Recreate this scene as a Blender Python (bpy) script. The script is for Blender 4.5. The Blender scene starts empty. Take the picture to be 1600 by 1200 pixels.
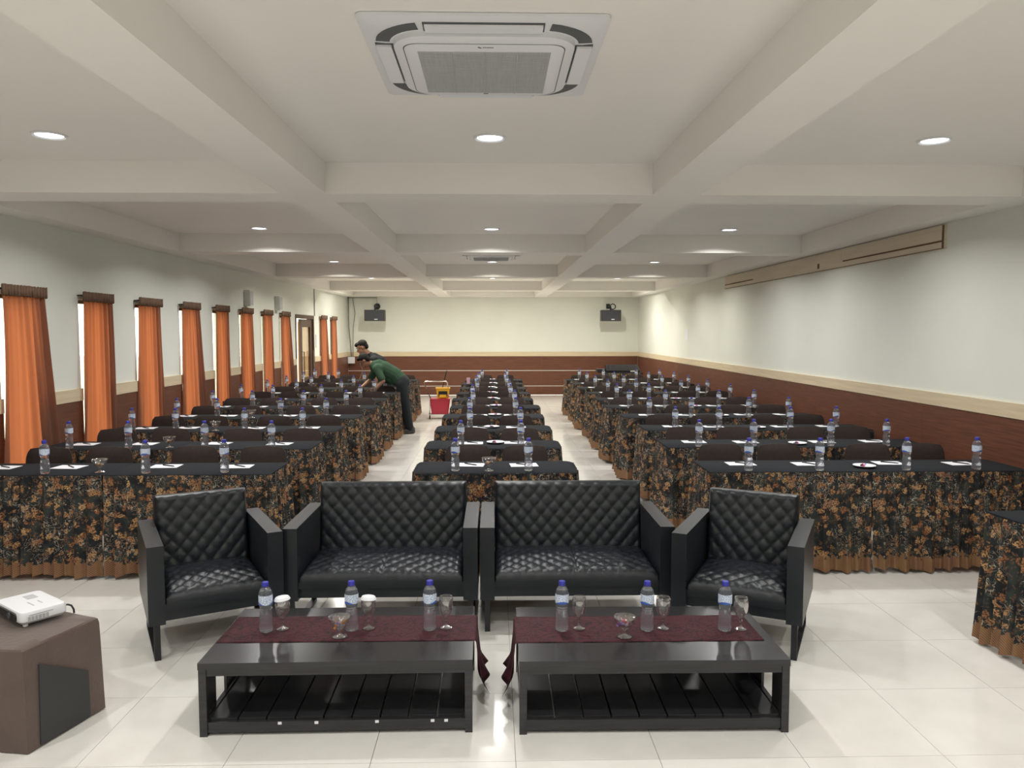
import bpy, bmesh, math, random
from mathutils import Vector, Matrix
random.seed(7)
PI = math.pi
C = bpy.context.scene.collection
S = bpy.context.scene
# ------------------------------------------------------------------ camera
cam = bpy.data.cameras.new('camera'); cam.sensor_width = 36; cam.lens = 1200 / 1600 * 36
cam.clip_end = 300
co = bpy.data.objects.new('camera', cam); C.objects.link(co); S.camera = co
co.location = (0, 0, 1.77)
co.rotation_euler = (PI / 2 - math.radians(3.8616), 0, -math.radians(1.3812))
# ------------------------------------------------------------------ world, exposure
S.view_settings.view_transform = 'Standard'; S.view_settings.look = 'None'
S.view_settings.gamma = 1; S.view_settings.use_curve_mapping = False
S.view_settings.exposure = 0.38
w = bpy.data.worlds.new('sky'); S.world = w; w.use_nodes = True
bg = w.node_tree.nodes['Background']; bg.inputs[0].default_value = (1.0, 0.97, 0.86, 1); bg.inputs[1].default_value = 4.2
LAMP_W = 19.0          # each ceiling downlight
LAMP_COL = (1.0, 0.985, 0.955)
LAMP_FAR = (1.0, 0.965, 0.86)   # the far bays have warmer lamps
S.cycles.max_bounces = 8; S.cycles.diffuse_bounces = 4; S.cycles.transparent_max_bounces = 16
S.cycles.sample_clamp_indirect = 4.0
S.cycles.caustics_reflective = False; S.cycles.caustics_refractive = False

# ------------------------------------------------------------------ materials
def nodes_mat(name):
    m = bpy.data.materials.new(name); m.use_nodes = True
    nt = m.node_tree; return m, nt, nt.nodes['Principled BSDF']
def N(nt, t, **k):
    n = nt.nodes.new(t)
    for a, b in k.items(): setattr(n, a, b)
    return n
def L(nt, a, b): nt.links.new(a, b)
def mat(name, col, rough=.6, metal=0, spec=.5, var=0, vscale=6, bump=0, bscale=120, stretch=(1, 1, 1), coat=0, trans=0, ior=1.45, sheen=0):
    m, nt, b = nodes_mat(name)
    b.inputs['Base Color'].default_value = (*col, 1); b.inputs['Roughness'].default_value = rough
    b.inputs['Metallic'].default_value = metal; b.inputs['Specular IOR Level'].default_value = spec
    b.inputs['Coat Weight'].default_value = coat; b.inputs['Transmission Weight'].default_value = trans; b.inputs['IOR'].default_value = ior
    b.inputs['Sheen Weight'].default_value = sheen
    if var or bump:
        tc = N(nt, 'ShaderNodeTexCoord'); mp = N(nt, 'ShaderNodeMapping'); mp.inputs['Scale'].default_value = stretch
        L(nt, tc.outputs['Object'], mp.inputs[0])
    if var:
        nz = N(nt, 'ShaderNodeTexNoise'); nz.inputs['Scale'].default_value = vscale; nz.inputs['Detail'].default_value = 5
        L(nt, mp.outputs[0], nz.inputs['Vector'])
        cr = N(nt, 'ShaderNodeValToRGB')
        cr.color_ramp.elements[0].position = .3; cr.color_ramp.elements[1].position = .7
        cr.color_ramp.elements[0].color = (*[c * (1 - var) for c in col], 1)
        cr.color_ramp.elements[1].color = (*[min(1, c * (1 + var)) for c in col], 1)
        L(nt, nz.outputs[0], cr.inputs[0]); L(nt, cr.outputs[0], b.inputs['Base Color'])
    if bump:
        n2 = N(nt, 'ShaderNodeTexNoise'); n2.inputs['Scale'].default_value = bscale; n2.inputs['Detail'].default_value = 3
        L(nt, mp.outputs[0], n2.inputs['Vector'])
        bp = N(nt, 'ShaderNodeBump'); bp.inputs['Strength'].default_value = bump; bp.inputs['Distance'].default_value = .004
        L(nt, n2.outputs[0], bp.inputs['Height']); L(nt, bp.outputs[0], b.inputs['Normal'])
    return m
M = {}
M['wall'] = mat('painted_wall', (.77, .79, .725), .75, var=.025, vscale=1.2, bump=.12, bscale=60)
M['ceil'] = mat('painted_ceiling', (.88, .86, .82), .8, var=.02, vscale=.8)
M['wood'] = mat('brown_laminate', (.135, .052, .030), .42, var=.28, vscale=9, stretch=(.35, .35, 9))
M['dado'] = mat('pale_wood_strip', (.66, .55, .38), .5, var=.08, vscale=7, stretch=(.3, .3, 6))
M['panelwood'] = mat('plywood_cover', (.70, .61, .48), .6, var=.06, vscale=5, stretch=(1, .3, 5))
M['darkwood'] = mat('espresso_wood', (.0215, .0215, .0235), .24, var=.25, vscale=14, stretch=(.3, 6, 6), spec=.6)
M['leather'] = mat('black_leatherette', (.0125, .0155, .020), .33, spec=.55, bump=.25, bscale=260)
M['steel_black'] = mat('black_painted_steel', (.015, .016, .018), .35, spec=.5)
M['blackcloth'] = mat('black_tablecloth', (.013, .015, .019), .9, bump=.3, bscale=300, spec=.2)
M['chairfab'] = mat('dark_brown_fabric', (.036, .024, .021), .85, var=.15, vscale=30, bump=.3, bscale=300)
M['chrome'] = mat('chrome_tube', (.7, .7, .7), .2, metal=1)
M['paper'] = mat('white_paper', (.80, .81, .85), .6)
M['ink'] = mat('black_plastic', (.012, .012, .014), .35)
M['bluecap'] = mat('blue_cap', (.035, .04, .36), .4)
M['white'] = mat('white_plastic', (.78, .79, .82), .4)
M['offwhite'] = mat('off_white_plastic', (.70, .70, .68), .45)
M['acgrille'] = mat('grey_air_grille', (.46, .47, .48), .6, var=.1, vscale=300, stretch=(1, .02, 1))
M['acdark'] = mat('dark_slot', (.10, .105, .11), .6)
M['brownbox'] = mat('brown_cover_cloth', (.098, .066, .054), .85, var=.12, vscale=5, bump=.5, bscale=40, sheen=.3)
M['darkpatch'] = mat('dark_grey_patch', (.045, .045, .045), .8)
M['skin'] = mat('skin', (.36, .19, .12), .55)
M['hair'] = mat('black_hair', (.010, .009, .009), .8, bump=.6, bscale=200)
M['greenshirt'] = mat('green_shirt_cloth', (.034, .082, .046), .85, var=.12, vscale=8)
M['blackshirt'] = mat('black_polo_cloth', (.012, .014, .018), .8)
M['trousers'] = mat('dark_trouser_cloth', (.010, .013, .018), .8)
M['shoe'] = mat('dark_shoe_rubber', (.06, .055, .055), .6)
M['red'] = mat('red_bucket_plastic', (.42, .025, .05), .4)
M['yellow'] = mat('yellow_wringer_plastic', (.72, .38, .02), .4)
M['speaker'] = mat('black_speaker_cloth', (.05, .053, .063), .7, bump=.4, bscale=200)
M['doorwood'] = mat('brown_door_wood', (.10, .058, .038), .5, var=.2, vscale=10, stretch=(4, 4, .4))
M['pink'] = mat('pink_tumbler_plastic', (.75, .45, .62), .4)
M['candy1'] = mat('orange_wrapper', (.85, .42, .10), .3); M['candy2'] = mat('violet_wrapper', (.42, .30, .75), .3)
M['candy3'] = mat('red_wrapper', (.65, .06, .10), .3); M['candy4'] = mat('white_wrapper', (.85, .83, .85), .3)
M['grass'] = mat('overexposed_ground', (.62, .60, .50), .9, var=.1, vscale=3)  # ground colour paled to stand for overexposed daylight
M['cable'] = mat('grey_cable', (.22, .20, .18), .6)
M['grout'] = mat('tile_grout', (.33, .32, .30), .8)

def runner_mat():
    m, nt, b = nodes_mat('maroon_brocade')
    tc = N(nt, 'ShaderNodeTexCoord')
    n1 = N(nt, 'ShaderNodeTexNoise'); n1.inputs['Scale'].default_value = 17; n1.inputs['Detail'].default_value = 1.5; n1.inputs['Distortion'].default_value = 1.8
    L(nt, tc.outputs['Object'], n1.inputs['Vector'])
    cr = N(nt, 'ShaderNodeValToRGB'); e = cr.color_ramp.elements
    e[0].position = .44; e[0].color = (.060, .012, .018, 1); e[1].position = .56; e[1].color = (.060, .012, .018, 1)
    k = e.new(.50); k.color = (.012, .004, .006, 1)
    L(nt, n1.outputs[0], cr.inputs[0]); L(nt, cr.outputs[0], b.inputs['Base Color'])
    b.inputs['Roughness'].default_value = .7; b.inputs['Specular IOR Level'].default_value = .25
    bp = N(nt, 'ShaderNodeBump'); bp.inputs['Strength'].default_value = .5; bp.inputs['Distance'].default_value = .003
    L(nt, n1.outputs[0], bp.inputs['Height']); L(nt, bp.outputs[0], b.inputs['Normal'])
    return m
M['runner'] = runner_mat()

def tile_mat():
    m, nt, b = nodes_mat('polished_cream_tile')
    oi = N(nt, 'ShaderNodeObjectInfo'); tc = N(nt, 'ShaderNodeTexCoord')
    nz = N(nt, 'ShaderNodeTexNoise', noise_dimensions='4D'); nz.inputs['Scale'].default_value = 5; nz.inputs['Detail'].default_value = 6
    L(nt, tc.outputs['Object'], nz.inputs['Vector'])
    mu = N(nt, 'ShaderNodeMath', operation='MULTIPLY'); mu.inputs[1].default_value = 50
    L(nt, oi.outputs['Random'], mu.inputs[0]); L(nt, mu.outputs[0], nz.inputs['W'])
    cr = N(nt, 'ShaderNodeValToRGB'); e = cr.color_ramp.elements
    e[0].position = .3; e[0].color = (.71, .69, .645, 1); e[1].position = .7; e[1].color = (.78, .76, .715, 1)
    L(nt, nz.outputs[0], cr.inputs[0]); L(nt, cr.outputs[0], b.inputs['Base Color'])
    b.inputs['Roughness'].default_value = .13; b.inputs['Specular IOR Level'].default_value = .5
    return m
M['tile'] = tile_mat()

def batik_mat():
    m, nt, b = nodes_mat('floral_batik')
    uv = N(nt, 'ShaderNodeUVMap'); uv.uv_map = 'UVMap'
    oi = N(nt, 'ShaderNodeObjectInfo')
    sc = N(nt, 'ShaderNodeMath', operation='MULTIPLY'); sc.inputs[1].default_value = 7.3; L(nt, oi.outputs['Random'], sc.inputs[0])
    cx = N(nt, 'ShaderNodeCombineXYZ'); L(nt, sc.outputs[0], cx.inputs[0])
    ad = N(nt, 'ShaderNodeVectorMath', operation='ADD'); L(nt, uv.outputs[0], ad.inputs[0]); L(nt, cx.outputs[0], ad.inputs[1])
    P = ad.outputs[0]
    def noise(scale, detail=2, dist=0, src=P):
        n = N(nt, 'ShaderNodeTexNoise'); n.inputs['Scale'].default_value = scale; n.inputs['Detail'].default_value = detail; n.inputs['Distortion'].default_value = dist
        L(nt, src, n.inputs['Vector']); return n
    # warped coordinates give the flower heads ragged petals
    wn = noise(38, 1); sb = N(nt, 'ShaderNodeVectorMath', operation='SUBTRACT'); sb.inputs[1].default_value = (.5, .5, .5); L(nt, wn.outputs['Color'], sb.inputs[0])
    sl = N(nt, 'ShaderNodeVectorMath', operation='SCALE'); sl.inputs['Scale'].default_value = .055; L(nt, sb.outputs[0], sl.inputs[0])
    a2 = N(nt, 'ShaderNodeVectorMath', operation='ADD'); L(nt, P, a2.inputs[0]); L(nt, sl.outputs[0], a2.inputs[1])
    def mixc(fac, a, bb):
        mx = N(nt, 'ShaderNodeMix', data_type='RGBA')
        if isinstance(fac, float): mx.inputs[0].default_value = fac
        else: L(nt, fac, mx.inputs[0])
        for s, v in ((6, a), (7, bb)):
            if isinstance(v, tuple): mx.inputs[s].default_value = (*v, 1)
            else: L(nt, v, mx.inputs[s])
        return mx.outputs[2]
    def ramp(src, stops):
        r = N(nt, 'ShaderNodeValToRGB'); r.color_ramp.elements[0].position = stops[0][0]; r.color_ramp.elements[0].color = (*[stops[0][1]] * 3, 1)
        r.color_ramp.elements[1].position = stops[-1][0]; r.color_ramp.elements[1].color = (*[stops[-1][1]] * 3, 1)
        for p, v in stops[1:-1]:
            k = r.color_ramp.elements.new(p); k.color = (v, v, v, 1)
        L(nt, src, r.inputs[0]); return r.outputs[0]
    def vor(scale, src):
        v = N(nt, 'ShaderNodeTexVoronoi'); v.inputs['Scale'].default_value = scale; L(nt, src, v.inputs['Vector']); return v
    g = noise(9, 3)
    col = mixc(ramp(g.outputs[0], [(.45, 0), (.6, 1)]), (.010, .012, .015), (.030, .038, .036))
    # small brown leaves
    v2 = vor(36, a2.outputs[0])
    col = mixc(ramp(v2.outputs['Distance'], [(.26, 1), (.40, 0)]), col, (.115, .062, .034))
    # large flowers, gold to rust by cell
    v1 = vor(18, a2.outputs[0])
    sp = N(nt, 'ShaderNodeSeparateColor'); L(nt, v1.outputs['Color'], sp.inputs[0])
    fc = mixc(sp.outputs[0], (.28, .11, .045), (.52, .32, .14))
    fc = mixc(ramp(v1.outputs['Distance'], [(.0, .9), (.12, .2), (.2, 0)]), fc, (.08, .03, .02))
    fin = noise(95, 1); fc = mixc(ramp(fin.outputs[0], [(.42, .95), (.52, 0)]), fc, (.055, .03, .02))
    fm = ramp(v1.outputs['Distance'], [(.38, 1), (.46, 0)])
    gt = N(nt, 'ShaderNodeMath', operation='GREATER_THAN'); gt.inputs[1].default_value = .20; L(nt, sp.outputs[1], gt.inputs[0])
    mm = N(nt, 'ShaderNodeMath', operation='MULTIPLY'); L(nt, fm, mm.inputs[0]); L(nt, gt.outputs[0], mm.inputs[1])
    col = mixc(mm.outputs[0], col, fc)
    # pale curling stems
    st = noise(26, .5, 1.4)
    sm = ramp(st.outputs[0], [(.465, 0), (.485, 1), (.495, 1), (.515, 0)])
    ms = noise(6.5, 0); sm2 = ramp(ms.outputs[0], [(.48, 0), (.54, 1)])
    mq = N(nt, 'ShaderNodeMath', operation='MULTIPLY'); L(nt, sm, mq.inputs[0]); L(nt, sm2, mq.inputs[1])
    col = mixc(mq.outputs[0], col, (.42, .38, .31))
    # woven tan border at the hem with a scalloped upper edge
    sx = N(nt, 'ShaderNodeSeparateXYZ'); L(nt, uv.outputs[0], sx.inputs[0])
    bn = noise(30, 2); bm_ = N(nt, 'ShaderNodeMath', operation='MULTIPLY_ADD'); bm_.inputs[1].default_value = .16; bm_.inputs[2].default_value = .045
    L(nt, bn.outputs[0], bm_.inputs[0])
    lt = N(nt, 'ShaderNodeMath', operation='LESS_THAN'); L(nt, sx.outputs[1], lt.inputs[0]); L(nt, bm_.outputs[0], lt.inputs[1])
    wv = N(nt, 'ShaderNodeTexWave', bands_direction='DIAGONAL'); wv.inputs['Scale'].default_value = 45; L(nt, P, wv.inputs['Vector'])
    bv = noise(7, 2); bc = mixc(wv.outputs[0], mixc(ramp(bv.outputs[0], [(.4, 0), (.6, 1)]), (.13, .06, .035), (.17, .10, .035)), (.30, .165, .09))
    col = mixc(lt.outputs[0], col, bc)
    L(nt, col, b.inputs['Base Color']); b.inputs['Roughness'].default_value = .75
    b.inputs['Specular IOR Level'].default_value = .3
    return m
M['batik'] = batik_mat()

def curtain_mat(name='orange_curtain_cloth', base=(.21, .10, .06, 1), thru=(.60, .165, .06, 1)):
    m, nt, b = nodes_mat(name)
    b.inputs['Base Color'].default_value = base; b.inputs['Roughness'].default_value = .8
    tr = N(nt, 'ShaderNodeBsdfTranslucent'); tr.inputs[0].default_value = thru
    mx = N(nt, 'ShaderNodeMixShader'); mx.inputs[0].default_value = .42
    L(nt, b.outputs[0], mx.inputs[1]); L(nt, tr.outputs[0], mx.inputs[2])
    L(nt, mx.outputs[0], nt.nodes['Material Output'].inputs[0]); return m
M['curtain'] = curtain_mat()
M['reflectioncloth'] = curtain_mat('tan_reflection_cloth', (.30, .20, .12, 1), (.62, .38, .20, 1))
M['curtainhead'] = mat('brown_curtain_heading', (.16, .095, .06), .85)

def thin_glass(name, tint=(1, 1, 1), base=.04, edge=.75, rough=.02):
    m, nt, b = nodes_mat(name)
    t = N(nt, 'ShaderNodeBsdfTransparent'); t.inputs[0].default_value = (*tint, 1)
    g = N(nt, 'ShaderNodeBsdfGlossy'); g.inputs['Roughness'].default_value = rough; g.inputs[0].default_value = (.95, .95, .97, 1)
    lw = N(nt, 'ShaderNodeLayerWeight'); lw.inputs[0].default_value = .35
    mp = N(nt, 'ShaderNodeMapRange'); mp.inputs[1].default_value = 0; mp.inputs[2].default_value = 1; mp.inputs[3].default_value = base; mp.inputs[4].default_value = edge
    L(nt, lw.outputs['Facing'], mp.inputs[0])
    mx = N(nt, 'ShaderNodeMixShader'); L(nt, mp.outputs[0], mx.inputs[0]); L(nt, t.outputs[0], mx.inputs[1]); L(nt, g.outputs[0], mx.inputs[2])
    L(nt, mx.outputs[0], nt.nodes['Material Output'].inputs[0]); return m
M['pane'] = thin_glass('window_glass', (.95, .98, .95), .05, .6)
M['glass'] = thin_glass('drinking_glass', (.93, .93, .93), .12, .95)

def bottle_mat():
    # clear ribbed bottle full of water
    m, nt, b = nodes_mat('clear_bottle_with_water')
    b.inputs['Base Color'].default_value = (.96, .97, 1, 1); b.inputs['Roughness'].default_value = .03
    b.inputs['Transmission Weight'].default_value = 1; b.inputs['IOR'].default_value = 1.30
    t = N(nt, 'ShaderNodeBsdfTransparent'); t.inputs[0].default_value = (.9, .92, .95, 1)
    d = N(nt, 'ShaderNodeBsdfDiffuse'); d.inputs[0].default_value = (.75, .77, .85, 1)
    m1 = N(nt, 'ShaderNodeMixShader'); m1.inputs[0].default_value = .22
    L(nt, b.outputs[0], m1.inputs[1]); L(nt, t.outputs[0], m1.inputs[2])
    m2 = N(nt, 'ShaderNodeMixShader'); m2.inputs[0].default_value = .10
    L(nt, m1.outputs[0], m2.inputs[1]); L(nt, d.outputs[0], m2.inputs[2])
    L(nt, m2.outputs[0], nt.nodes['Material Output'].inputs[0]); return m
M['bottle'] = bottle_mat()

def label_mat():
    m, nt, b = nodes_mat('blue_white_bottle_label')
    uv = N(nt, 'ShaderNodeUVMap'); uv.uv_map = 'UVMap'
    sx = N(nt, 'ShaderNodeSeparateXYZ'); L(nt, uv.outputs[0], sx.inputs[0])
    # u 0..1 round the bottle, v 0..1 up the label; a wave of blue at the foot, pale crest, print lines
    sn = N(nt, 'ShaderNodeMath', operation='SINE'); mu = N(nt, 'ShaderNodeMath', operation='MULTIPLY'); mu.inputs[1].default_value = 4 * PI
    L(nt, sx.outputs[0], mu.inputs[0]); L(nt, mu.outputs[0], sn.inputs[0])
    ma = N(nt, 'ShaderNodeMath', operation='MULTIPLY_ADD'); ma.inputs[1].default_value = .14; ma.inputs[2].default_value = .14; L(nt, sn.outputs[0], ma.inputs[0])
    lt = N(nt, 'ShaderNodeMath', operation='LESS_THAN'); L(nt, sx.outputs[1], lt.inputs[0]); L(nt, ma.outputs[0], lt.inputs[1])
    mp = N(nt, 'ShaderNodeMapping'); mp.inputs['Scale'].default_value = (26, 9, 1); L(nt, uv.outputs[0], mp.inputs[0])
    nz = N(nt, 'ShaderNodeTexNoise'); nz.inputs['Scale'].default_value = 1.3; L(nt, mp.outputs[0], nz.inputs['Vector'])
    cr = N(nt, 'ShaderNodeValToRGB'); e = cr.color_ramp.elements
    e[0].position = .46; e[0].color = (.34, .44, .66, 1); e[1].position = .53; e[1].color = (.80, .86, .93, 1)
    L(nt, nz.outputs[0], cr.inputs[0])
    mx = N(nt, 'ShaderNodeMix', data_type='RGBA'); L(nt, lt.outputs[0], mx.inputs[0]); L(nt, cr.outputs[0], mx.inputs[6]); mx.inputs[7].default_value = (.05, .12, .45, 1)
    L(nt, mx.outputs[2], b.inputs['Base Color']); b.inputs['Roughness'].default_value = .35; return m
M['label'] = label_mat()

def emit(name, col, s):
    m, nt, b = nodes_mat(name)
    b.inputs['Base Color'].default_value = (.8, .8, .8, 1); b.inputs['Emission Color'].default_value = (*col, 1); b.inputs['Emission Strength'].default_value = s
    return m
M['lens'] = emit('lit_lamp_lens', (.96, .97, 1), 6.0)

# ------------------------------------------------------------------ mesh helpers
def tag(o, label=None, cat=None, group=None, kind=None):
    if label: o['label'] = label
    if cat: o['category'] = cat
    if group: o['group'] = group
    if kind: o['kind'] = kind
    return o
def empty(name, label=None, cat=None, loc=(0, 0, 0), rz=0, group=None):
    o = bpy.data.objects.new(name, None); o.empty_display_size = .1; C.objects.link(o)
    o.location = loc; o.rotation_euler = (0, 0, rz); return tag(o, label, cat, group)
def B(): return bmesh.new()
def bx(bm, x0, x1, y0, y1, z0, z1, mtx=None):
    v = [bm.verts.new((x, y, z)) for z in (z0, z1) for y in (y0, y1) for x in (x0, x1)]
    for f in ((0, 2, 3, 1), (4, 5, 7, 6), (0, 1, 5, 4), (2, 6, 7, 3), (0, 4, 6, 2), (1, 3, 7, 5)):
        bm.faces.new([v[i] for i in f])
    if mtx:
        for q in v: q.co = mtx @ q.co
    return v
def bar(bm, a, b, wx, wy):
    """square bar from a to b"""
    a, b = Vector(a), Vector(b); d = b - a; q = d.to_track_quat('Z', 'Y').to_matrix().to_4x4(); q.translation = a
    bx(bm, -wx / 2, wx / 2, -wy / 2, wy / 2, 0, d.length, q)
def tube(bm, pts, r, n=8, cap=True):
    pts = [Vector(p) for p in pts]; rs = r if isinstance(r, (list, tuple)) else [r] * len(pts)
    rings = []; up = Vector((0, 0, 1)); prev = None
    for i, p in enumerate(pts):
        t = (pts[min(i + 1, len(pts) - 1)] - pts[max(i - 1, 0)]).normalized()
        if prev is None:
            u = t.cross(up if abs(t.z) < .95 else Vector((1, 0, 0))).normalized()
        else:
            u = (prev - t * prev.dot(t)).normalized()
        prev = u; v = t.cross(u)
        rings.append([bm.verts.new(p + (u * math.cos(2 * PI * k / n) + v * math.sin(2 * PI * k / n)) * rs[i]) for k in range(n)])
    for a, b in zip(rings, rings[1:]):
        for k in range(n): bm.faces.new((a[k], a[(k + 1) % n], b[(k + 1) % n], b[k]))
    if cap:
        bm.faces.new(rings[0][::-1]); bm.faces.new(rings[-1])
def lathe(bm, prof, n=20, c=(0, 0, 0), cap=True, uv=False):
    rings = []
    for r, z in prof:
        rings.append([bm.verts.new((c[0] + r * math.cos(2 * PI * k / n), c[1] + r * math.sin(2 * PI * k / n), c[2] + z)) for k in range(n)])
    lay = bm.loops.layers.uv.new('UVMap') if uv else None
    for i, (a, b) in enumerate(zip(rings, rings[1:])):
        for k in range(n):
            f = bm.faces.new((a[k], a[(k + 1) % n], b[(k + 1) % n], b[k]))
            if uv:
                for lp, (uu, vv) in zip(f.loops, ((k / n, i), ((k + 1) / n, i), ((k + 1) / n, i + 1), (k / n, i + 1))):
                    lp[lay].uv = (uu, vv / (len(prof) - 1))
    if cap:
        if prof[0][0] > 1e-5: bm.faces.new(rings[0][::-1])
        if prof[-1][0] > 1e-5: bm.faces.new(rings[-1])
def obj(name, bm, m, parent=None, smooth=False, bevel=0, seg=2, rec=True):
    if bevel:
        bmesh.ops.bevel(bm, geom=[e for e in bm.edges if e.is_manifold and e.calc_face_angle(0) > .5], offset=bevel, segments=seg, affect='EDGES', profile=.5)
    if rec: bmesh.ops.recalc_face_normals(bm, faces=bm.faces)
    me = bpy.data.meshes.new(name); bm.to_mesh(me); bm.free()
    me.materials.append(M[m] if isinstance(m, str) else m)
    if smooth:
        for p in me.polygons: p.use_smooth = True
        if smooth == 'auto': me.set_sharp_from_angle(angle=math.radians(38))
    o = bpy.data.objects.new(name, me); C.objects.link(o)
    if parent: o.parent = parent
    return o
def box(name, x0, x1, y0, y1, z0, z1, m, parent=None, bevel=0, smooth=False):
    bm = B(); bx(bm, x0, x1, y0, y1, z0, z1); return obj(name, bm, m, parent, bevel=bevel, smooth=('auto' if bevel else smooth))
def copy_tree(o, parent=None):
    c = o.copy(); C.objects.link(c)
    if parent: c.parent = parent
    for ch in list(o.children): copy_tree(ch, c)
    return c

# ------------------------------------------------------------------ room shell
XW, Y0, Y1, ZS, ZC = 4.09, -2.6, 21.66, 2.75, 2.97
fl = tag(box('floor', -XW, XW, Y0, Y1, -.12, -.012, 'grout'), 'polished cream square floor tiles', kind='structure')
TS = .598
def tile_bm():
    bm = B(); g = .0012
    bx(bm, g, TS - g, g, TS - g, -.012, 0)
    return bm
gx0, gy0 = -1.705 - 4 * TS, 3.66 - 6 * TS - TS
tile0 = None; far = B(); nt_ = 0
for j in range(-4, 40):
    y = gy0 + j * TS
    if y + TS > Y1 + .3 or y < Y0: continue
    for i in range(-1, 15):
        x = gx0 + i * TS
        if x < -XW - TS + .01 or x > XW: continue
        a, b_ = max(x, -XW), min(x + TS, XW)
        vis = y + TS > 2.2 and y < 12.4 and abs(x + TS / 2) < (y + TS) * .75 + .4
        if vis and nt_ < 300 and b_ - a > .55:
            if tile0 is None:
                tile0 = obj('tile', tile_bm(), 'tile', fl, bevel=.0012, seg=1); t = tile0
            else:
                t = tile0.copy(); C.objects.link(t)
            t.location = (x, y, random.uniform(-.0002, .0002)); nt_ += 1
        else:
            bx(far, a + .0012, b_ - .0012, y + .0012, min(y + TS, Y1) - .0012, -.012, 0)
tag(obj('tile_field', far, 'tile', fl), kind='stuff')

tag(box('ceiling', -XW - .2, XW + .2, Y0 - .2, Y1 + .2, ZC, ZC + .15, 'ceil'), 'beige painted coffered ceiling', kind='structure')
LX = [(-XW, -3.83), (-1.51, -1.19), (1.14, 1.48), (3.83, XW)]
CY = [(Y0, -2.2), (1.2, 1.58), (5.55, 5.93), (9.55, 9.93), (13.75, 14.13), (18.2, 18.6), (21.3, Y1)]
for a, b_ in LX:
    tag(box('ceiling_beam', a, b_, Y0, Y1, ZS, ZC, 'ceil'), 'long ceiling beam running down the room', kind='structure')
for a, b_ in CY:
    for (p, q) in zip(LX, LX[1:]):
        tag(box('ceiling_beam', p[1], q[0], a, b_, ZS + .0004, ZC, 'ceil'), 'ceiling cross beam between two long beams', kind='structure')

# left wall openings: windows and door (y0, y1, z0, z1)
WY = [6.46, 7.70, 8.90, 10.14, 11.32, 12.50, 13.66, 14.86, 18.26, 19.40]
WW, WZ0, WZ1 = .50, .42, 2.09
openings = [(y, y + WW, WZ0, WZ1) for y in WY] + [(16.0, 17.62, 0, 2.14)]
openings.sort()
DZ0, DZ1 = 1.095, 1.215
TH = .16
def left_wall():
    bm = B(); y = Y0
    for a, b_, z0, z1 in openings:
        bx(bm, -XW - TH, -XW, y, a, 0, ZC)
        bx(bm, -XW - TH, -XW, a, b_, z1, ZC)
        if z0 > 0: bx(bm, -XW - TH, -XW, a, b_, 0, z0)
        y = b_
    bx(bm, -XW - TH, -XW, y, Y1, 0, ZC)
    return bm
wl = tag(obj('wall_left', left_wall(), 'wall'), 'pale wall with narrow windows and brown wainscot', kind='structure')
wr = tag(box('wall_right', XW, XW + TH, Y0, Y1, 0, ZC, 'wall'), 'pale wall with brown laminate wainscot', kind='structure')
wb = tag(box('wall_back', -XW - TH, XW + TH, Y1, Y1 + TH, 0, ZC, 'wall'), 'pale end wall above brown wainscot boards', kind='structure')
tag(box('wall_front', -XW - TH, XW + TH, Y0 - TH, Y0, 0, ZC, 'wall'), 'pale wall behind the camera', kind='structure')
# wainscot panels and dado strips
y = Y0 + .001; k = 0
for a, b_, z0, z1 in openings + [(Y1 - .02, Y1, 0, 0)]:
    if a > y + .02:
        box('panel', -XW, -XW + .015, y, a, 0, DZ0, 'wood', wl, bevel=.002)
        box('dado_strip', -XW, -XW + .022, y, a, DZ0, DZ1, 'dado', wl, bevel=.003)
    if z0 > 0: box('panel', -XW, -XW + .015, a, b_, 0, z0, 'wood', wl, bevel=.002)
    y = b_
yy = Y0 + .001
while yy < Y1 - .1:
    y2 = min(yy + 2.44, Y1 - .02)
    box('panel', XW - .015, XW, yy, y2 - .0015, 0, DZ0, 'wood', wr, bevel=.001)
    box('dado_strip', XW - .022, XW, yy, y2, DZ0, DZ1, 'dado', wr, bevel=.002)
    yy = y2
for z0, z1 in ((0, .245), (.262, .680), (.697, DZ0)):
    for x0 in (-XW + .02, -1.36, 1.36):
        x1 = x0 + 2.72 if x0 > -3 else -1.36
        x1 = min(x1, XW - .02)
        box('panel', x0, x1 - .001, Y1 - .015, Y1, z0, z1, 'wood', wb, bevel=.001)
for z in (.2535, .6885):
    box('white_joint_strip', -XW + .02, XW - .02, Y1 - .012, Y1, z - .0085, z + .0085, 'offwhite', wb)
box('dado_strip', -XW + .02, XW - .02, Y1 - .022, Y1, DZ0, DZ1, 'dado', wb, bevel=.003)
# ground outside
tag(box('ground', -40, -XW - TH, -30, 60, -.25, -.1, 'grass'), 'bright ground outside the windows', kind='structure')

# windows with frames and panes, curtains
for i, y in enumerate(WY):
    bm = B(); x0, x1 = -XW - .11, -XW - .05; t = .035
    bx(bm, x0, x1, y, y + t, WZ0, WZ1); bx(bm, x0, x1, y + WW - t, y + WW, WZ0, WZ1)
    bx(bm, x0, x1, y + t, y + WW - t, WZ0, WZ0 + t); bx(bm, x0, x1, y + t, y + WW - t, WZ1 - t, WZ1)
    wn_ = tag(obj('window_%d' % (i + 1), bm, 'doorwood'), 'narrow wooden framed window behind an orange curtain', kind='structure')
    box('pane', -XW - .083, -XW - .077, y + t, y + WW - t, WZ0 + t, WZ1 - t, 'pane', wn_)

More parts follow.
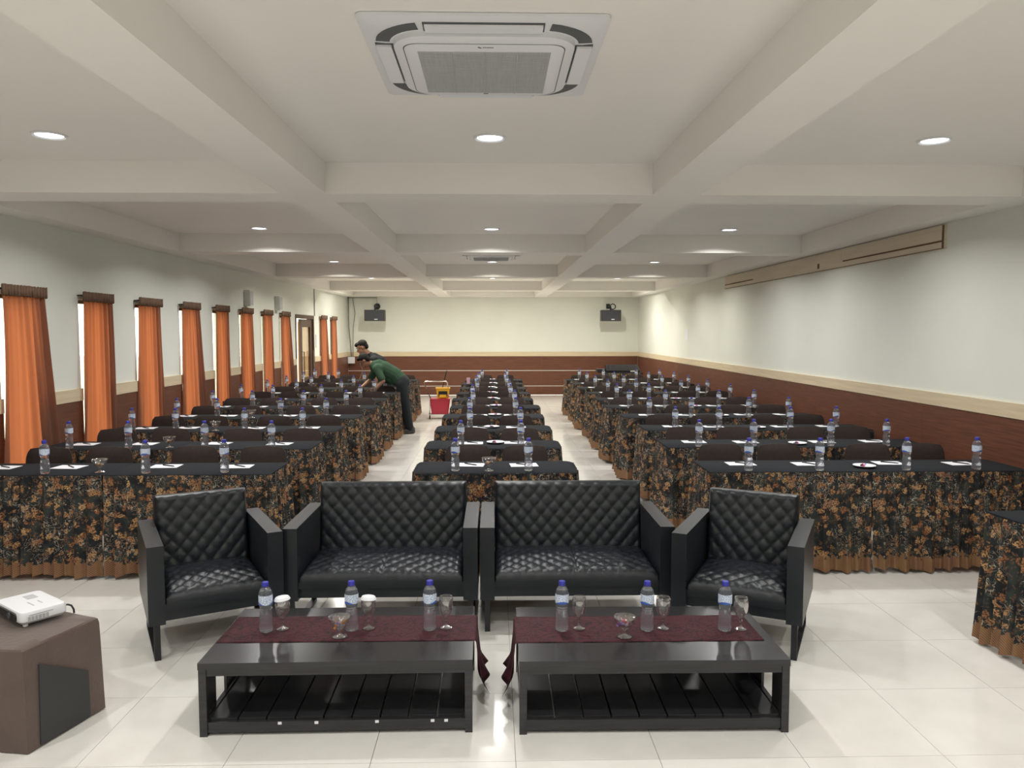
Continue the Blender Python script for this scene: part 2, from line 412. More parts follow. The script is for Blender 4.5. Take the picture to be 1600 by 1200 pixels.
ORD = ['nearest', 'second nearest', 'third nearest', 'fourth nearest', 'fifth', 'sixth', 'seventh', 'eighth, just before the glass door', 'ninth, first beyond the glass door', 'last, closest to the far corner']
def curtain(i, y, near, flare, wide, zb):
    root = empty('curtain', ['Nearest orange curtain, wide and flared, at the left edge of the photo',
        'second orange curtain from the left edge of the photo, hanging nearly straight',
        'third orange curtain from the left edge of the photo, slim with straight folds',
        'fourth orange curtain from the left edge, its far side flaring out brown',
        'fifth orange curtain from the left edge, plain and narrow',
        'sixth orange curtain from the left edge, below the nearer small wall speaker',
        'seventh orange curtain from the left edge, left of the farther small wall speaker',
        'eighth orange curtain, flared, just left of the glass door',
        'orange curtain just right of the glass door, lower end swinging right',
        'last narrow orange curtain before the far left corner'][i], 'curtain', (-XW + .045, y, 0), group='orange window curtains')
    bm = B(); ns, nz_ = 70, 26; zt = 2.15; rnd = random.Random(i * 5 + 2); ph = [rnd.uniform(0, 6.28) for _ in range(4)]
    rows = []
    for j in range(nz_ + 1):
        q = j / nz_; z = zt - .06 - (zt - .06 - zb) * q
        a = near - (.13 - .01 * i) * q ** 1.4 + .012 * math.sin(3 * q + ph[0]); b_ = wide + flare * q ** 1.1
        rows.append([])
        for s_ in range(ns + 1):
            s = s_ / ns
            yy = a + (b_ - a) * s + .006 * math.sin(9 * s + ph[3] + 2 * q)
            off = (.014 + .010 * q) * math.sin(2 * PI * (5.5 * s) + ph[1] + .8 * math.sin(3 * q + ph[2])) + .008 * math.sin(2 * PI * 13 * s + ph[2]) * (1 - .5 * q)
            rows[-1].append(bm.verts.new((off, yy, z)))
    for r0, r1 in zip(rows, rows[1:]):
        for s_ in range(ns): bm.faces.new((r0[s_], r0[s_ + 1], r1[s_ + 1], r1[s_]))
    obj('cloth', bm, 'curtain', root, smooth=True)
    bm = B(); rows = []
    for z in (zt - .075, zt + .015):      # gathered heading round the rod
        rows.append([bm.verts.new((.012 + .012 * math.sin(2 * PI * 16 * s / 60 + z * 3), near - .03 + (wide - near + .05) * s / 60, z + .006 * math.sin(s * 1.9))) for s in range(61)])
    for s in range(60): bm.faces.new((rows[0][s], rows[0][s + 1], rows[1][s + 1], rows[1][s]))
    h = obj('heading', bm, 'curtainhead', root, smooth=True)
    sm = h.modifiers.new('thick', 'SOLIDIFY'); sm.thickness = .012
    bm = B(); tube(bm, [(.0, near - .04, zt - .02), (.0, wide + .035, zt - .02)], .009); tube(bm, [(-.045, near - .02, zt - .02), (0, near - .02, zt - .02)], .007); tube(bm, [(-.05, wide + .02, zt - .02), (0, wide + .02, zt - .02)], .007)
    obj('rod', bm, 'steel_black', root, smooth=True)
CP = [(.0, .24, .60), (.01, .05, .58), (.01, .06, .58), (.01, .28, .56), (.01, .10, .54), (.0, .12, .53), (.01, .10, .52), (-.02, .42, .52), (-.05, .42, .52), (.0, .10, .55)]
for i, y in enumerate(WY):
    curtain(i, y, CP[i][0], CP[i][1], CP[i][2], .30)

# ------------------------------------------------------------------ door on the left wall
dr = tag(obj('door_1', (lambda bm: (bx(bm, -XW - .13, -XW + .015, 16.0, 16.06, 0, 2.14), bx(bm, -XW - .13, -XW + .015, 17.54, 17.62, 0, 2.14),
     bx(bm, -XW - .13, -XW + .015, 16.06, 17.54, 2.06, 2.14), bm)[-1])(B()), 'doorwood'), 'brown framed glass double door, left leaf open to daylight', kind='structure')
bm = B()
ly0, ly1 = 16.52, 17.53; xa, xb = -XW - .07, -XW - .02
bx(bm, xa, xb, ly0, ly0 + .13, .01, 2.05); bx(bm, xa, xb, ly1 - .16, ly1, .01, 2.05)
bx(bm, xa, xb, ly0 + .13, ly1 - .16, 1.88, 2.05); bx(bm, xa, xb, ly0 + .13, ly1 - .16, .62, .78); bx(bm, xa, xb, ly0 + .13, ly1 - .16, .01, .2)
leaf = obj('leaf', bm, 'doorwood', dr, bevel=.004)
box('pane', xa + .02, xa + .03, ly0 + .12, ly1 - .15, .77, 1.89, 'pane', leaf); box('pane', xa + .02, xa + .03, ly0 + .12, ly1 - .15, .19, .63, 'pane', leaf)
for yy in (ly0 + .075, ly1 - .075):
    bm = B(); tube(bm, [(xb, yy, 1.35), (xb + .05, yy, 1.35), (xb + .05, yy, .85), (xb, yy, .85)], .013); obj('handle', bm, 'chrome', leaf, smooth='auto')
bm = B(); rows = [[bm.verts.new((-XW - .10 + .012 * math.sin(k * .9) + .008 * math.sin(k * .37), ly0 + .03 + k * .0162, z)) for k in range(57)] for z in (.1, 2.0)]
for k in range(56): bm.faces.new((rows[0][k], rows[0][k + 1], rows[1][k + 1], rows[1][k]))
obj('reflection_cloth', bm, 'reflectioncloth', leaf, smooth=True)  # tan cloth added behind the pane to imitate warm reflections in the glass
bm = B()   # the open leaf swung outwards
bx(bm, -XW - .62, -XW - .14, 16.01, 16.05, .01, .2); bx(bm, -XW - .62, -XW - .14, 16.01, 16.05, 1.9, 2.05)
bx(bm, -XW - .24, -XW - .14, 16.01, 16.05, .2, 1.9); bx(bm, -XW - .62, -XW - .52, 16.01, 16.05, .2, 1.9)
obj('leaf', bm, 'doorwood', dr, bevel=.003)

# ------------------------------------------------------------------ downlights
LY = [-1.5, .45, 2.3, 4.83, 6.65, 9.02, 10.65, 13.2, 14.85, 17.2, 19.15]
bayname = {2: 'bay above the sofas', 3: 'nearest ceiling bay, by its far beam', 5: 'second ceiling bay from the camera', 7: 'third ceiling bay from the camera', 9: 'fourth ceiling bay from the camera'}
dl0 = None; far_lamp = None; lamp_data = bpy.data.lights.new('lamp', 'AREA'); lamp_data.shape = 'DISK'; lamp_data.size = .15
lamp_data.energy = LAMP_W; lamp_data.color = LAMP_COL; lamp_data.spread = math.radians(148)
far_lamp = lamp_data.copy(); far_lamp.color = LAMP_FAR; far_lamp.energy = LAMP_W * 1.15
end_lamp = far_lamp.copy(); end_lamp.energy = LAMP_W * 2.0; end_lamp.spread = math.radians(172); end_lamp.size = .10
near_lamp = lamp_data.copy(); near_lamp.energy = LAMP_W * .74
for j, y in enumerate(LY):
    for i, x in enumerate((-2.7, -.02, 2.76)):
        side = ('left', 'centre', 'right')[i]
        if dl0 is None:
            r = dl0 = empty('downlight')
            bm = B(); lathe(bm, [(.078, -.001), (.1, -.001), (.1, -.009), (.092, -.013), (.078, -.006), (.078, -.001)], 28, cap=False); obj('trim_ring', bm, 'white', r, smooth='auto')
            bm = B(); lathe(bm, [(.0001, -.004), (.06, -.005), (.078, -.003)], 28, cap=False); obj('lens', bm, 'lens', r)
            lo = bpy.data.objects.new('lamp', lamp_data); C.objects.link(lo); lo.parent = r; lo.location = (0, 0, -.02)
        else: r = copy_tree(dl0)
        r.location = (x, y, ZC)
        for ch in r.children:
            if ch.type == 'LIGHT': ch.data = end_lamp if y > 19 else far_lamp if y > 12 else near_lamp if y < 6 else lamp_data
        if j in bayname: lb = 'lit round white downlight, %s, %s' % (side + ' one', 'in the ' + bayname[j])
        else: lb = 'lit round downlight hidden above the beams, %s row, %s' % (side, ['behind the camera', 'over the camera', '', '', 'just past the first beam', '', 'just past the second beam', '', 'just past the third beam', '', 'just past the fourth beam', ][j])
        tag(r, lb, 'ceiling light', 'round ceiling downlights')

# ------------------------------------------------------------------ air conditioner cassettes
def rrect(hx, hy, r, n=6):
    pts = []
    for cx, cy, a0 in ((hx - r, hy - r, 0), (-hx + r, hy - r, 90), (-hx + r, -hy + r, 180), (hx - r, -hy + r, 270)):
        for k in range(n + 1):
            a = math.radians(a0 + 90 * k / n); pts.append((cx + r * math.cos(a), cy + r * math.sin(a)))
    return pts
def loft(bm, loops, cap0=True, cap1=True):
    R_ = [[bm.verts.new(p) for p in lp] for lp in loops]; n = len(R_[0])
    for a, b in zip(R_, R_[1:]):
        for k in range(n): bm.faces.new((a[k], a[(k + 1) % n], b[(k + 1) % n], b[k]))
    if cap0: bm.faces.new(R_[0][::-1])
    if cap1: bm.faces.new(R_[-1])
def zl(pts, z): return [(p[0], p[1], z) for p in pts]
def ac(x, y, label):
    r = empty('air_conditioner', label, 'air conditioner', (x, y, ZC - .002))
    bm = B(); loft(bm, [zl(rrect(.485, .485, .03), 0), zl(rrect(.485, .485, .03), -.012), zl(rrect(.47, .47, .03), -.018), zl(rrect(.40, .40, .12), -.024)])
    obj('panel', bm, 'white', r, smooth='auto')
    bm = B(); loft(bm, [zl(rrect(.372, .372, .13), -.018), zl(rrect(.368, .368, .13), -.045), zl(rrect(.345, .345, .11), -.055)])
    obj('centre_frame', bm, 'white', r, smooth='auto')
    bm = B(); loft(bm, [zl(rrect(.325, .318, .06), -.050), zl(rrect(.325, .318, .06), -.0565), zl(rrect(.318, .311, .06), -.059)]); obj('intake_panel', bm, 'white', r, smooth='auto')
    bm = B(); loft(bm, [zl(rrect(.329, .322, .06), -.0545), zl(rrect(.329, .322, .06), -.0556)]); obj('seam', bm, 'acdark', r)
    g = obj('grille', (lambda bm: (bx(bm, -.272, .272, -.245, .285, -.0610, -.058), bm)[-1])(B()), 'acgrille', r)
    bm = B()
    for k in range(43): bx(bm, -.270, .270, -.243 + k * .0122, -.2405 + k * .0122, -.063, -.0605)
    for k in range(1, 4): bx(bm, -.272 + k * .136 - .002, -.272 + k * .136 + .002, -.245, .285, -.064, -.0605)
    obj('grille_bar', bm, 'acgrille', g)['kind'] = 'stuff'
    for a in range(4):
        mt = Matrix.Rotation(a * PI / 2, 4, 'Z')
        bm = B(); bx(bm, -.235, .235, -.445, -.372, -.027, -.016, mt); v = obj('outlet', bm, 'acdark', r, bevel=.002)
        bm = B(); bx(bm, -.228, .228, -.442, -.380, -.037, -.0275, mt); obj('vane', bm, 'white', v, bevel=.003)
        bm = B(); pts = []
        for rr, sgn in ((.150, 1), (.205, -1)):
            seq = range(0, 9) if sgn == 1 else range(8, -1, -1)
            for k in seq:
                t = math.radians(8 + 74 * k / 8); pts.append((-.235 - rr * math.cos(t), -.235 - rr * math.sin(t)))
        lo_ = [mt @ Vector((p[0], p[1], -.0265)) for p in pts]; vs = [bm.verts.new(p) for p in lo_]; vt = [bm.verts.new(p + Vector((0, 0, .006))) for p in lo_]
        n = len(vs)
        for k in range(n): bm.faces.new((vs[k], vs[(k + 1) % n], vt[(k + 1) % n], vt[k]))
        for k in range(8): bm.faces.new((vs[k], vs[k + 1], vs[n - 2 - k], vs[n - 1 - k]))
        obj('corner_slot', bm, 'acdark', r)
    bm = B(); bx(bm, -.026, -.018, -.300, -.293, -.0605, -.0585); bx(bm, -.020, -.012, -.295, -.288, -.0605, -.0585)
    for k in range(6): bx(bm, -.006 + k * .0075, -.001 + k * .0075, -.298, -.291, -.0605, -.0585)
    obj('brand_mark', bm, 'acdark', r)
    bm = B(); bx(bm, -.01, .012, .296, .304, -.0605, -.0585); obj('indicator', bm, 'acdark', r)
    return r
ac(-.035, 3.46, 'large white square cassette air conditioner in the nearest ceiling bay')
ac(-.035, 12.1, 'distant cassette air conditioner in the third ceiling bay')

# ------------------------------------------------------------------ skirted tables
TW, TD, TZ = 1.19, .50, .75
def skirt_bm(path, seed, flare=.03, corner_r=0):
    """path: polyline of (x,y) along the table edge; pleats push outwards"""
    rnd = random.Random(seed); bm = B(); lay = bm.loops.layers.uv.new('UVMap')
    seg = [(Vector(a), Vector(b)) for a, b in zip(path, path[1:])]; tot = sum((b - a).length for a, b in seg)
    step = .0075; n = int(tot / step); ph = [rnd.uniform(0, 6.28) for _ in range(5)]
    zs = [TZ - .004, TZ - .03, TZ - .10, TZ - .2, .45, .3, .17, .08, .03]
    cols = []; s_uv = 0; prev = None
    for k in range(n + 1):
        s = tot * k / n; rem = s
        for a, b in seg:
            ln = (b - a).length
            if rem <= ln + 1e-9: break
            rem -= ln
        t = (b - a).normalized(); nrm = Vector((t.y, -t.x))
        p = a + t * rem
        ed = min(rem, ln - rem)           # round the corner
        if corner_r and ed < corner_r:
            q = 1 - ed / corner_r; p = p - nrm * corner_r * .35 * q * q
        u = s / .078 * 2 * PI + 1.3 * math.sin(s * 7 + ph[0]) + .9 * math.sin(s * 17 + ph[1])
        saw = .5 + .5 * math.sin(u + .75 * math.sin(u)); big = .5 + .5 * math.sin(s * 2 * PI / .21 + ph[2] + math.sin(s * 4 + ph[3]))
        c = []
        for z in zs:
            q = (TZ - z) / TZ
            o = .004 + (.012 + .034 * q) * saw + flare * (.35 * q + .75 * q * q * big) + .003
            zz = z + (.010 * math.sin(u * .5 + 1) + .012 * math.sin(s * 9 + ph[4]) if z < .05 else 0)
            c.append(bm.verts.new((p.x + nrm.x * o, p.y + nrm.y * o, zz)))
        if prev is not None: s_uv += (c[4].co - prev[4].co).length
        cols.append((c, s_uv)); prev = c
    for (a, ua), (b, ub) in zip(cols, cols[1:]):
        for j in range(len(zs) - 1):
            f = bm.faces.new((a[j], b[j], b[j + 1], a[j + 1]))
            for lp, uvv in zip(f.loops, ((ua, a[j].co.z), (ub, b[j].co.z), (ub, b[j + 1].co.z), (ua, a[j + 1].co.z))): lp[lay].uv = uvv
    return bm
h = TW / 2
PATH = {'centre': [(-h, TD), (-h, 0), (h, 0), (h, TD)], 'left': [(-h, TD), (-h, 0), (h, 0)], 'right': [(-h, 0), (h, 0), (h, TD)], 'front': [(-h, 0), (h, 0)]}
def make_table(kind, seed):
    r = empty('banquet_table')
    obj('skirt', skirt_bm(PATH[kind], seed, .05 if kind == 'centre' else .028, .08 if kind == 'centre' else .02), 'batik', r, smooth=True, rec=False)
    bm = B()
    if kind == 'centre':
        loft(bm, [[(x, y + TD / 2, z) for x, y in rrect(hx, hy, .07)] for hx, hy, z in ((h + .014, TD / 2 + .014, TZ - .016), (h + .012, TD / 2 + .010, TZ - .006), (h, TD / 2, TZ))])
    else:
        loft(bm, [[(x, y + TD / 2, z) for x, y in rrect(hx, hy, .012, 2)] for hx, hy, z in ((h + .001, TD / 2 + .004, TZ - .010), (h + .001, TD / 2 + .004, TZ - .003), (h - .002, TD / 2, TZ))])
    obj('top_cover', bm, 'blackcloth', r, smooth='auto')
    box('tabletop', -h + .03, h - .03, .03, TD - .03, TZ - .04, TZ - .012, 'darkwood', r)
    bm = B(); tube(bm, [(0, 0, 0), (0, 0, TZ - .04)], .014, 6); lg = obj('leg', bm, 'chrome', r, smooth='auto'); lg.location = (-h + .08, .08, 0)
    for x, y in ((h - .08, .08), (-h + .08, TD - .08), (h - .08, TD - .08)):
        l2 = lg.copy(); C.objects.link(l2); l2.location = (x, y, 0)
    return r
PROTO = {}
def get_table(kind, k):
    key = (kind, k % 2)
    if key in PROTO: return copy_tree(PROTO[key])
    PROTO[key] = make_table(kind, hash_seed(kind, k)); return PROTO[key]
def hash_seed(kind, k): return {'centre': 11, 'left': 23, 'right': 37, 'front': 51}[kind] + (k % 2)
ROWN = ['front', 'second', 'third', 'fourth', 'fifth', 'sixth', 'seventh', 'eighth', 'ninth', 'tenth']
def rowy(k): return 5.52 + 1.185 * k
def row_phrase(k): return (ROWN[k] + ' row') if k < 9 else 'farthest row'

# ------------------------------------------------------------------ bottle, paper, pen, bowl, plate, chair prototypes
def make_bottle():
    r = empty('water_bottle')
    pf = [(.001, .004), (.012, .0), (.026, .0), (.031, .006), (.0315, .022)]
    for k in range(4): pf += [(.0298, .027 + k * .013), (.0312, .0335 + k * .013)]
    pf += [(.029, .085), (.0262, .100), (.0260, .110), (.0285, .124), (.0318, .134), (.0322, .140), (.0322, .180), (.031, .190), (.027, .202), (.020, .212), (.0138, .218), (.0130, .226), (.0130, .230)]
    bm = B(); lathe(bm, pf, 22); obj('bottle_body', bm, 'bottle', r, smooth=True)
    bm = B(); lathe(bm, [(.0327, .135), (.0329, .150), (.0329, .166), (.0327, .181)], 28, cap=False, uv=True); obj('label', bm, 'label', r, smooth=True)
    bm = B(); lathe(bm, [(.0001, .241), (.0145, .241), (.0158, .239), (.0162, .223), (.0162, .220), (.0135, .2195)], 20, cap=False); obj('cap', bm, 'bluecap', r, smooth='auto')
    return r
bot0 = make_bottle(); bot_used = [False]
def bottle(x, y, z, label, group):
    r = bot0 if not bot_used[0] else copy_tree(bot0); bot_used[0] = True
    r.location = (x, y, z); r.rotation_euler.z = random.uniform(0, 6.28); return tag(r, label, 'bottle', group)
paper0 = box('note_paper', -.105, .105, -.075, .075, 0, .0018, 'paper')
bm = B(); tube(bm, [(-.06, 0, .0045), (.045, 0, .0045), (.062, 0, .0045), (.07, 0, .0045)], [.0042, .0042, .0035, .001], 8); pen0 = obj('pen', bm, 'ink', smooth='auto')
flags = {'paper': False, 'pen': False}
def put(proto, key, x, y, z, rz, label, cat, group):
    o = proto if not flags.get(key) else copy_tree(proto); flags[key] = True
    o.location = (x, y, z); o.rotation_euler.z = rz; return tag(o, label, cat, group)
def make_bowl():
    r = empty('candy_bowl')
    bm = B()
    lathe(bm, [(.001, .002), (.03, 0), (.036, .002), (.034, .005), (.014, .010), (.007, .018), (.007, .030), (.014, .038), (.032, .052), (.045, .070), (.052, .092), (.0535, .098), (.0515, .098), (.043, .072), (.030, .055), (.012, .043), (.001, .041)], 28)
    obj('glass_dish', bm, 'glass', r, smooth=True)
    return r
def sweets(root, cols, z, rad, seed, n=7):
    rnd = random.Random(seed)
    for k in range(n):
        bm = B(); L_ = .011
        tube(bm, [(-.019, 0, 0), (-.011, 0, 0), (-.008, 0, 0), (0, 0, 0), (.008, 0, 0), (.011, 0, 0), (.019, 0, 0)], [.007, .002, .007, .009, .007, .002, .007], 7)
        o = obj('wrapped_sweet', bm, cols[k % len(cols)], root, smooth='auto')
        a = rnd.uniform(0, 6.28); rr = rad * math.sqrt(rnd.random()); o.location = (rr * math.cos(a), rr * math.sin(a), z + .006 * (k // 3)); o.rotation_euler = (rnd.uniform(-.5, .5), rnd.uniform(-.5, .5), rnd.uniform(0, 6))
def make_plate():
    r = empty('sweets_plate'); bm = B()
    lathe(bm, [(.001, .003), (.04, 0), (.046, .003), (.07, .011), (.082, .015), (.082, .017), (.068, .0145), (.045, .007), (.001, .006)], 32); obj('plate', bm, 'white', r, smooth=True)
    sweets(r, ['candy2', 'ink', 'candy3'], .014, .02, 4, 3); return r
def make_chair():
    r = empty('banquet_chair')           # origin on the floor under the seat, back towards +y
    W, zb, zt = .40, .47, .825; bm = B(); nx, nz_ = 16, 12; grid = {}
    for side in (0, 1):
        for j in range(nz_ + 1):
            for i in range(nx + 1):
                u = -1 + 2 * i / nx; v = j / nz_
                z = zb + (zt - zb) * v
                half = W / 2 * (1 - .06 * v)
                if v > .72:                     # rounded top corners
                    q = (v - .72) / .28; half *= math.sqrt(max(0, 1 - (q * .62) ** 2.6)) if q < 1 else math.sqrt(1 - .62 ** 2.6)
                x = half * u; zz = z - .012 * u * u * max(0, v - .6) * 2.5
                th = .018 * (1 - abs(u) ** 4) * (1 - abs(2 * v - 1) ** 6) + .004
                y = .235 + .05 * (v - .5) + .02 * (1 - u * u) + (th if side else -th)
                grid[side, j, i] = bm.verts.new((x, y, zz))
    for side in (0, 1):
        for j in range(nz_):
            for i in range(nx): bm.faces.new([grid[side, a, b] for a, b in ((j, i), (j, i + 1), (j + 1, i + 1), (j + 1, i))])
    for j in range(nz_):
        for i in (0, nx): bm.faces.new([grid[s, a, i] for s, a in ((0, j), (0, j + 1), (1, j + 1), (1, j))])
    for i in range(nx):
        for j in (0, nz_): bm.faces.new([grid[s, j, a] for s, a in ((0, i), (0, i + 1), (1, i + 1), (1, i))])
    obj('backrest', bm, 'chairfab', r, smooth='auto')
    bm = B(); loft(bm, [[(x, y, z) for x, y in rrect(a, b, .06)] for a, b, z in ((.19, .19, .42), (.20, .20, .43), (.20, .20, .45), (.185, .185, .465))]); obj('seat', bm, 'chairfab', r, smooth='auto')
    for s in (-1, 1):
        bm = B(); tube(bm, [(s * .18, -.17, 0), (s * .18, -.15, .42)], .011, 6); obj('leg', bm, 'chrome', r, smooth='auto')
        bm = B(); tube(bm, [(s * .18, .25, 0), (s * .18, .20, .42), (s * .165, .235, .50), (s * .15, .245, .70)], .010, 6); obj('leg', bm, 'steel_black', r, smooth='auto')
    return r
chair0 = make_chair(); plate0 = make_plate(); bowl0 = make_bowl(); sweets(bowl0, ['candy1', 'candy4', 'candy1'], .055, .018, 8, 5)

SEATS = {'left': [-3.73, -3.25, -2.53, -1.97], 'centre': [-.275, .26], 'right': [1.86, 2.37, 3.08, 3.56]}
TABX = {'left': [-3.40, -2.207], 'centre': [0.0], 'right': [2.165, 3.359]}
TKIND = {('left', 0): 'front', ('left', 1): 'right', ('centre', 0): 'centre', ('right', 0): 'left', ('right', 1): 'front'}
SN = {'left': ['seat by the window wall', 'second seat from the windows', 'second seat from the aisle', 'seat on the aisle'],
      'centre': ['left of its two seats', 'right of its two seats'],
      'right': ['seat on the aisle', 'second seat from the aisle', 'second seat from the right wall', 'seat by the right wall']}
rnd = random.Random(3)
for blk in ('left', 'centre', 'right'):
    for k in range(10):
        y0 = rowy(k) + rnd.uniform(-.015, .015)
        dx = rnd.uniform(-.025, .025)
        for ti, tx in enumerate(TABX[blk]):
            t = get_table(TKIND[blk, ti], k); t.location = (tx + dx, y0, 0)
            where = {'left': ['by the window wall', 'beside the left aisle'], 'centre': ['between the two aisles'], 'right': ['beside the right aisle', 'against the right wall']}[blk][ti]
            tag(t, 'black topped table with floral skirt, %s of %s block, %s' % (row_phrase(k), blk, where), 'table', 'skirted tables of the %s block' % blk)
        for si, sx in enumerate(SEATS[blk]):
            where = '%s, %s of %s block' % (SN[blk][si], row_phrase(k), blk)
            x = sx + dx + rnd.uniform(-.03, .03)
            bottle(x, y0 + .07 + rnd.uniform(-.012, .02), TZ, 'clear water bottle, ' + where, 'water bottles on the %s tables' % blk)
            cx = {'left': -2.18, 'centre': 0, 'right': 0}[blk]
            if not (blk == 'left' and k == 7 and si == 3): put(chair0, 'chair', sx + dx + (.06 if blk != 'centre' else (.05 if sx < 0 else -.01)) + rnd.uniform(-.02, .02), y0 + TD + .10 + rnd.uniform(-.02, .05), 0, rnd.uniform(-.05, .05), 'dark brown chair, ' + where, 'chair', 'chairs of the %s block' % blk)
            pxo = .02 if blk != 'centre' else (.10 if sx < 0 else -.03)
            if blk == 'centre' and k > 3: pxo = .12 if sx < 0 else -.12
            p = put(paper0, 'paper', x + pxo + rnd.uniform(-.015, .015), y0 + .33 + rnd.uniform(-.02, .02), TZ + .0005, rnd.uniform(-.10, .10), 'sheet of white note paper, ' + where, 'paper', 'note papers on the %s tables' % blk)
            put(pen0, 'pen', p.location.x + rnd.uniform(-.01, .02), p.location.y, TZ + .0025, rnd.choice([-.9, -.6, -.75]) + rnd.uniform(-.2, .2), 'black pen on note paper, ' + where, 'pen', 'pens on the %s tables' % blk)
        if blk == 'left' and k < 7:
            put(bowl0, 'bowl', -2.87 + dx, y0 + .10, TZ, k, 'footed glass bowl of sweets, middle of %s in left block' % row_phrase(k), 'bowl', 'glass sweet bowls on the left tables')
        if blk == 'centre':
            if k == 0: put(bowl0, 'bowl', -.035, y0 + .08, TZ, 1, 'footed glass bowl of sweets on the front centre table', 'bowl', None)
            else: put(plate0, 'plate', -.01 + rnd.uniform(-.03, .04), y0 + .3, TZ + .0012, k, 'white saucer of sweets on the %s centre table' % ROWN[k], 'plate', 'saucers on the centre tables')
        if blk == 'right' and k < 6:
            put(plate0, 'plate', 2.79 + dx, y0 + .17, TZ + .0012, k, 'white saucer of sweets, middle of %s in right block' % row_phrase(k), 'plate', 'saucers on the right tables')
# the nearer table at the right edge of the photograph
t = get_table('left', 0); t.location = (3.44, 3.80, 0); t.rotation_euler.z = math.radians(4)
tag(t, 'black topped floral skirted table cut by the right edge of the photo', 'table')
# pink tumbler on the ninth centre table
bm = B(); lathe(bm, [(.001, 0), (.03, 0), (.036, .12), (.033, .12), (.028, .006), (.001, .005)], 20)
r = tag(obj('tumbler', bm, 'pink', smooth='auto'), 'pale pink tumbler at the left end of a far centre table', 'cup'); r.location = (-.5, rowy(8) + .2, TZ)

# ------------------------------------------------------------------ quilted sofas
def cushion(name, O, U, V, Nn, W, H, T, parent, cu, cv, amp=.010, r=.035, crown=.01, split=False, res=.0085, sub=None):
    O, U, V, Nn = Vector(O), Vector(U).normalized(), Vector(V).normalized(), Vector(Nn).normalized()
    nu, nv = int(W / res), int(H / res); bm = B(); g = []
    def drop(e):
        if e >= r: return 0
        q = 1 - e / r; return r * (1 - math.sqrt(max(0, 1 - q * q)))
    for j in range(nv + 1):
        row = []
        for i in range(nu + 1):
            u, v = W * i / nu, H * j / nv
            a = u / cu + v / cv; b = u / cu - v / cv
            e = min(u, W - u, v, H - v)
            q = (abs(math.sin(PI * a)) * abs(math.sin(PI * b))) ** .34
            hgt = amp * q * min(1, e / .02) - drop(e) + crown * (1 - (2 * u / W - 1) ** 2) * (1 - (2 * v / H - 1) ** 2)
            if split: hgt -= .010 * math.exp(-((u - W / 2) / .008) ** 2) * (1 if e > .01 else 0)
            ins = .0
            row.append(bm.verts.new(O + U * u + V * v + Nn * (T + hgt)))
        g.append(row)
    for j in range(nv):
        for i in range(nu): bm.faces.new((g[j][i], g[j][i + 1], g[j + 1][i + 1], g[j + 1][i]))
    rim = g[0][:] + [g[j][nu] for j in range(1, nv + 1)] + [g[nv][i] for i in range(nu - 1, -1, -1)] + [g[j][0] for j in range(nv - 1, 0, -1)]
    low = []
    for vtx in rim:
        p = vtx.co - O; p = p - Nn * p.dot(Nn); low.append(bm.verts.new(O + p))
    n = len(rim)
    for k in range(n): bm.faces.new((rim[k], low[k], low[(k + 1) % n], rim[(k + 1) % n]))
    bm.faces.new(low)
    return obj(name, bm, 'leather', parent, smooth='auto')
def sofa(name, label, cat, W, loc, rz, split, group):
    """local frame: x across (centred), y=0 front of arms to y=.72 back"""
    r = empty(name, label, cat, loc, rz, group); aw = .085; D = .72; hw = W / 2
    for s in (-1, 1):
        x0, x1 = (-hw, -hw + aw) if s < 0 else (hw - aw, hw)
        bm = B(); bx(bm, x0, x1, 0, D - .03, .20, .63)
        obj('armrest', bm, 'leather', r, bevel=.026, seg=3, smooth='auto')
        xm = (x0 + x1) / 2; bm = B()
        bar(bm, (xm, .03, 0.0), (xm, .03, .21), .032, .016); bar(bm, (xm, D - .14, 0), (xm, D - .14, .21), .032, .016)
        bx(bm, xm - .016, xm + .016, .03, D - .14, 0, .016)
        obj('leg_frame', bm, 'steel_black', r, bevel=.003, seg=1)
    iw = W - 2 * aw
    bm = B(); bx(bm, -iw / 2 - .005, iw / 2 + .005, .03, D - .05, .21, .30); obj('base', bm, 'leather', r, bevel=.01, smooth='auto')
    # seat cushion
    cushion('seat', (-iw / 2, .015, .27), (1, 0, 0), (0, 1, 0), (0, 0, 1), iw, .58, .085, r, .088, .105, amp=.013, r=.05, crown=.03, split=split)
    # back: reclined slab, quilted front
    tilt = math.radians(9); V = (0, math.sin(tilt), math.cos(tilt)); Nn = (0, -math.cos(tilt), math.sin(tilt))
    cushion('backrest', (-iw / 2 + .004, .64, .30), (1, 0, 0), V, Nn, iw - .008, .475, .12, r, .086, .100, amp=.011, r=.03, crown=.008)
    return r
yS = 4.42
sofa('sofa', 'black quilted two-seat sofa, left of the two sofas', 'sofa', 1.135, (-.662, yS, 0), 0, True, 'black quilted sofas')
sofa('sofa', 'black quilted two-seat sofa, right of the two sofas', 'sofa', 1.145, (.492, yS, 0), 0, True, 'black quilted sofas')
def armchair(front, rz, label, side):
    # front: floor point of the outer front leg
    W = .71; hx = (W / 2 - .0425) * side
    off = Matrix.Rotation(rz, 3, 'Z') @ Vector((hx, .03, 0)); sofa('armchair', label, 'armchair', W, (front[0] - off.x, front[1] - off.y, 0), rz, False, 'black quilted armchairs')
armchair((-1.815, 4.085), math.radians(28), 'black quilted armchair left of the sofas, turned inward', -1)
armchair((1.622, 4.01), math.radians(-27), 'black quilted armchair right of the sofas, turned inward', 1)

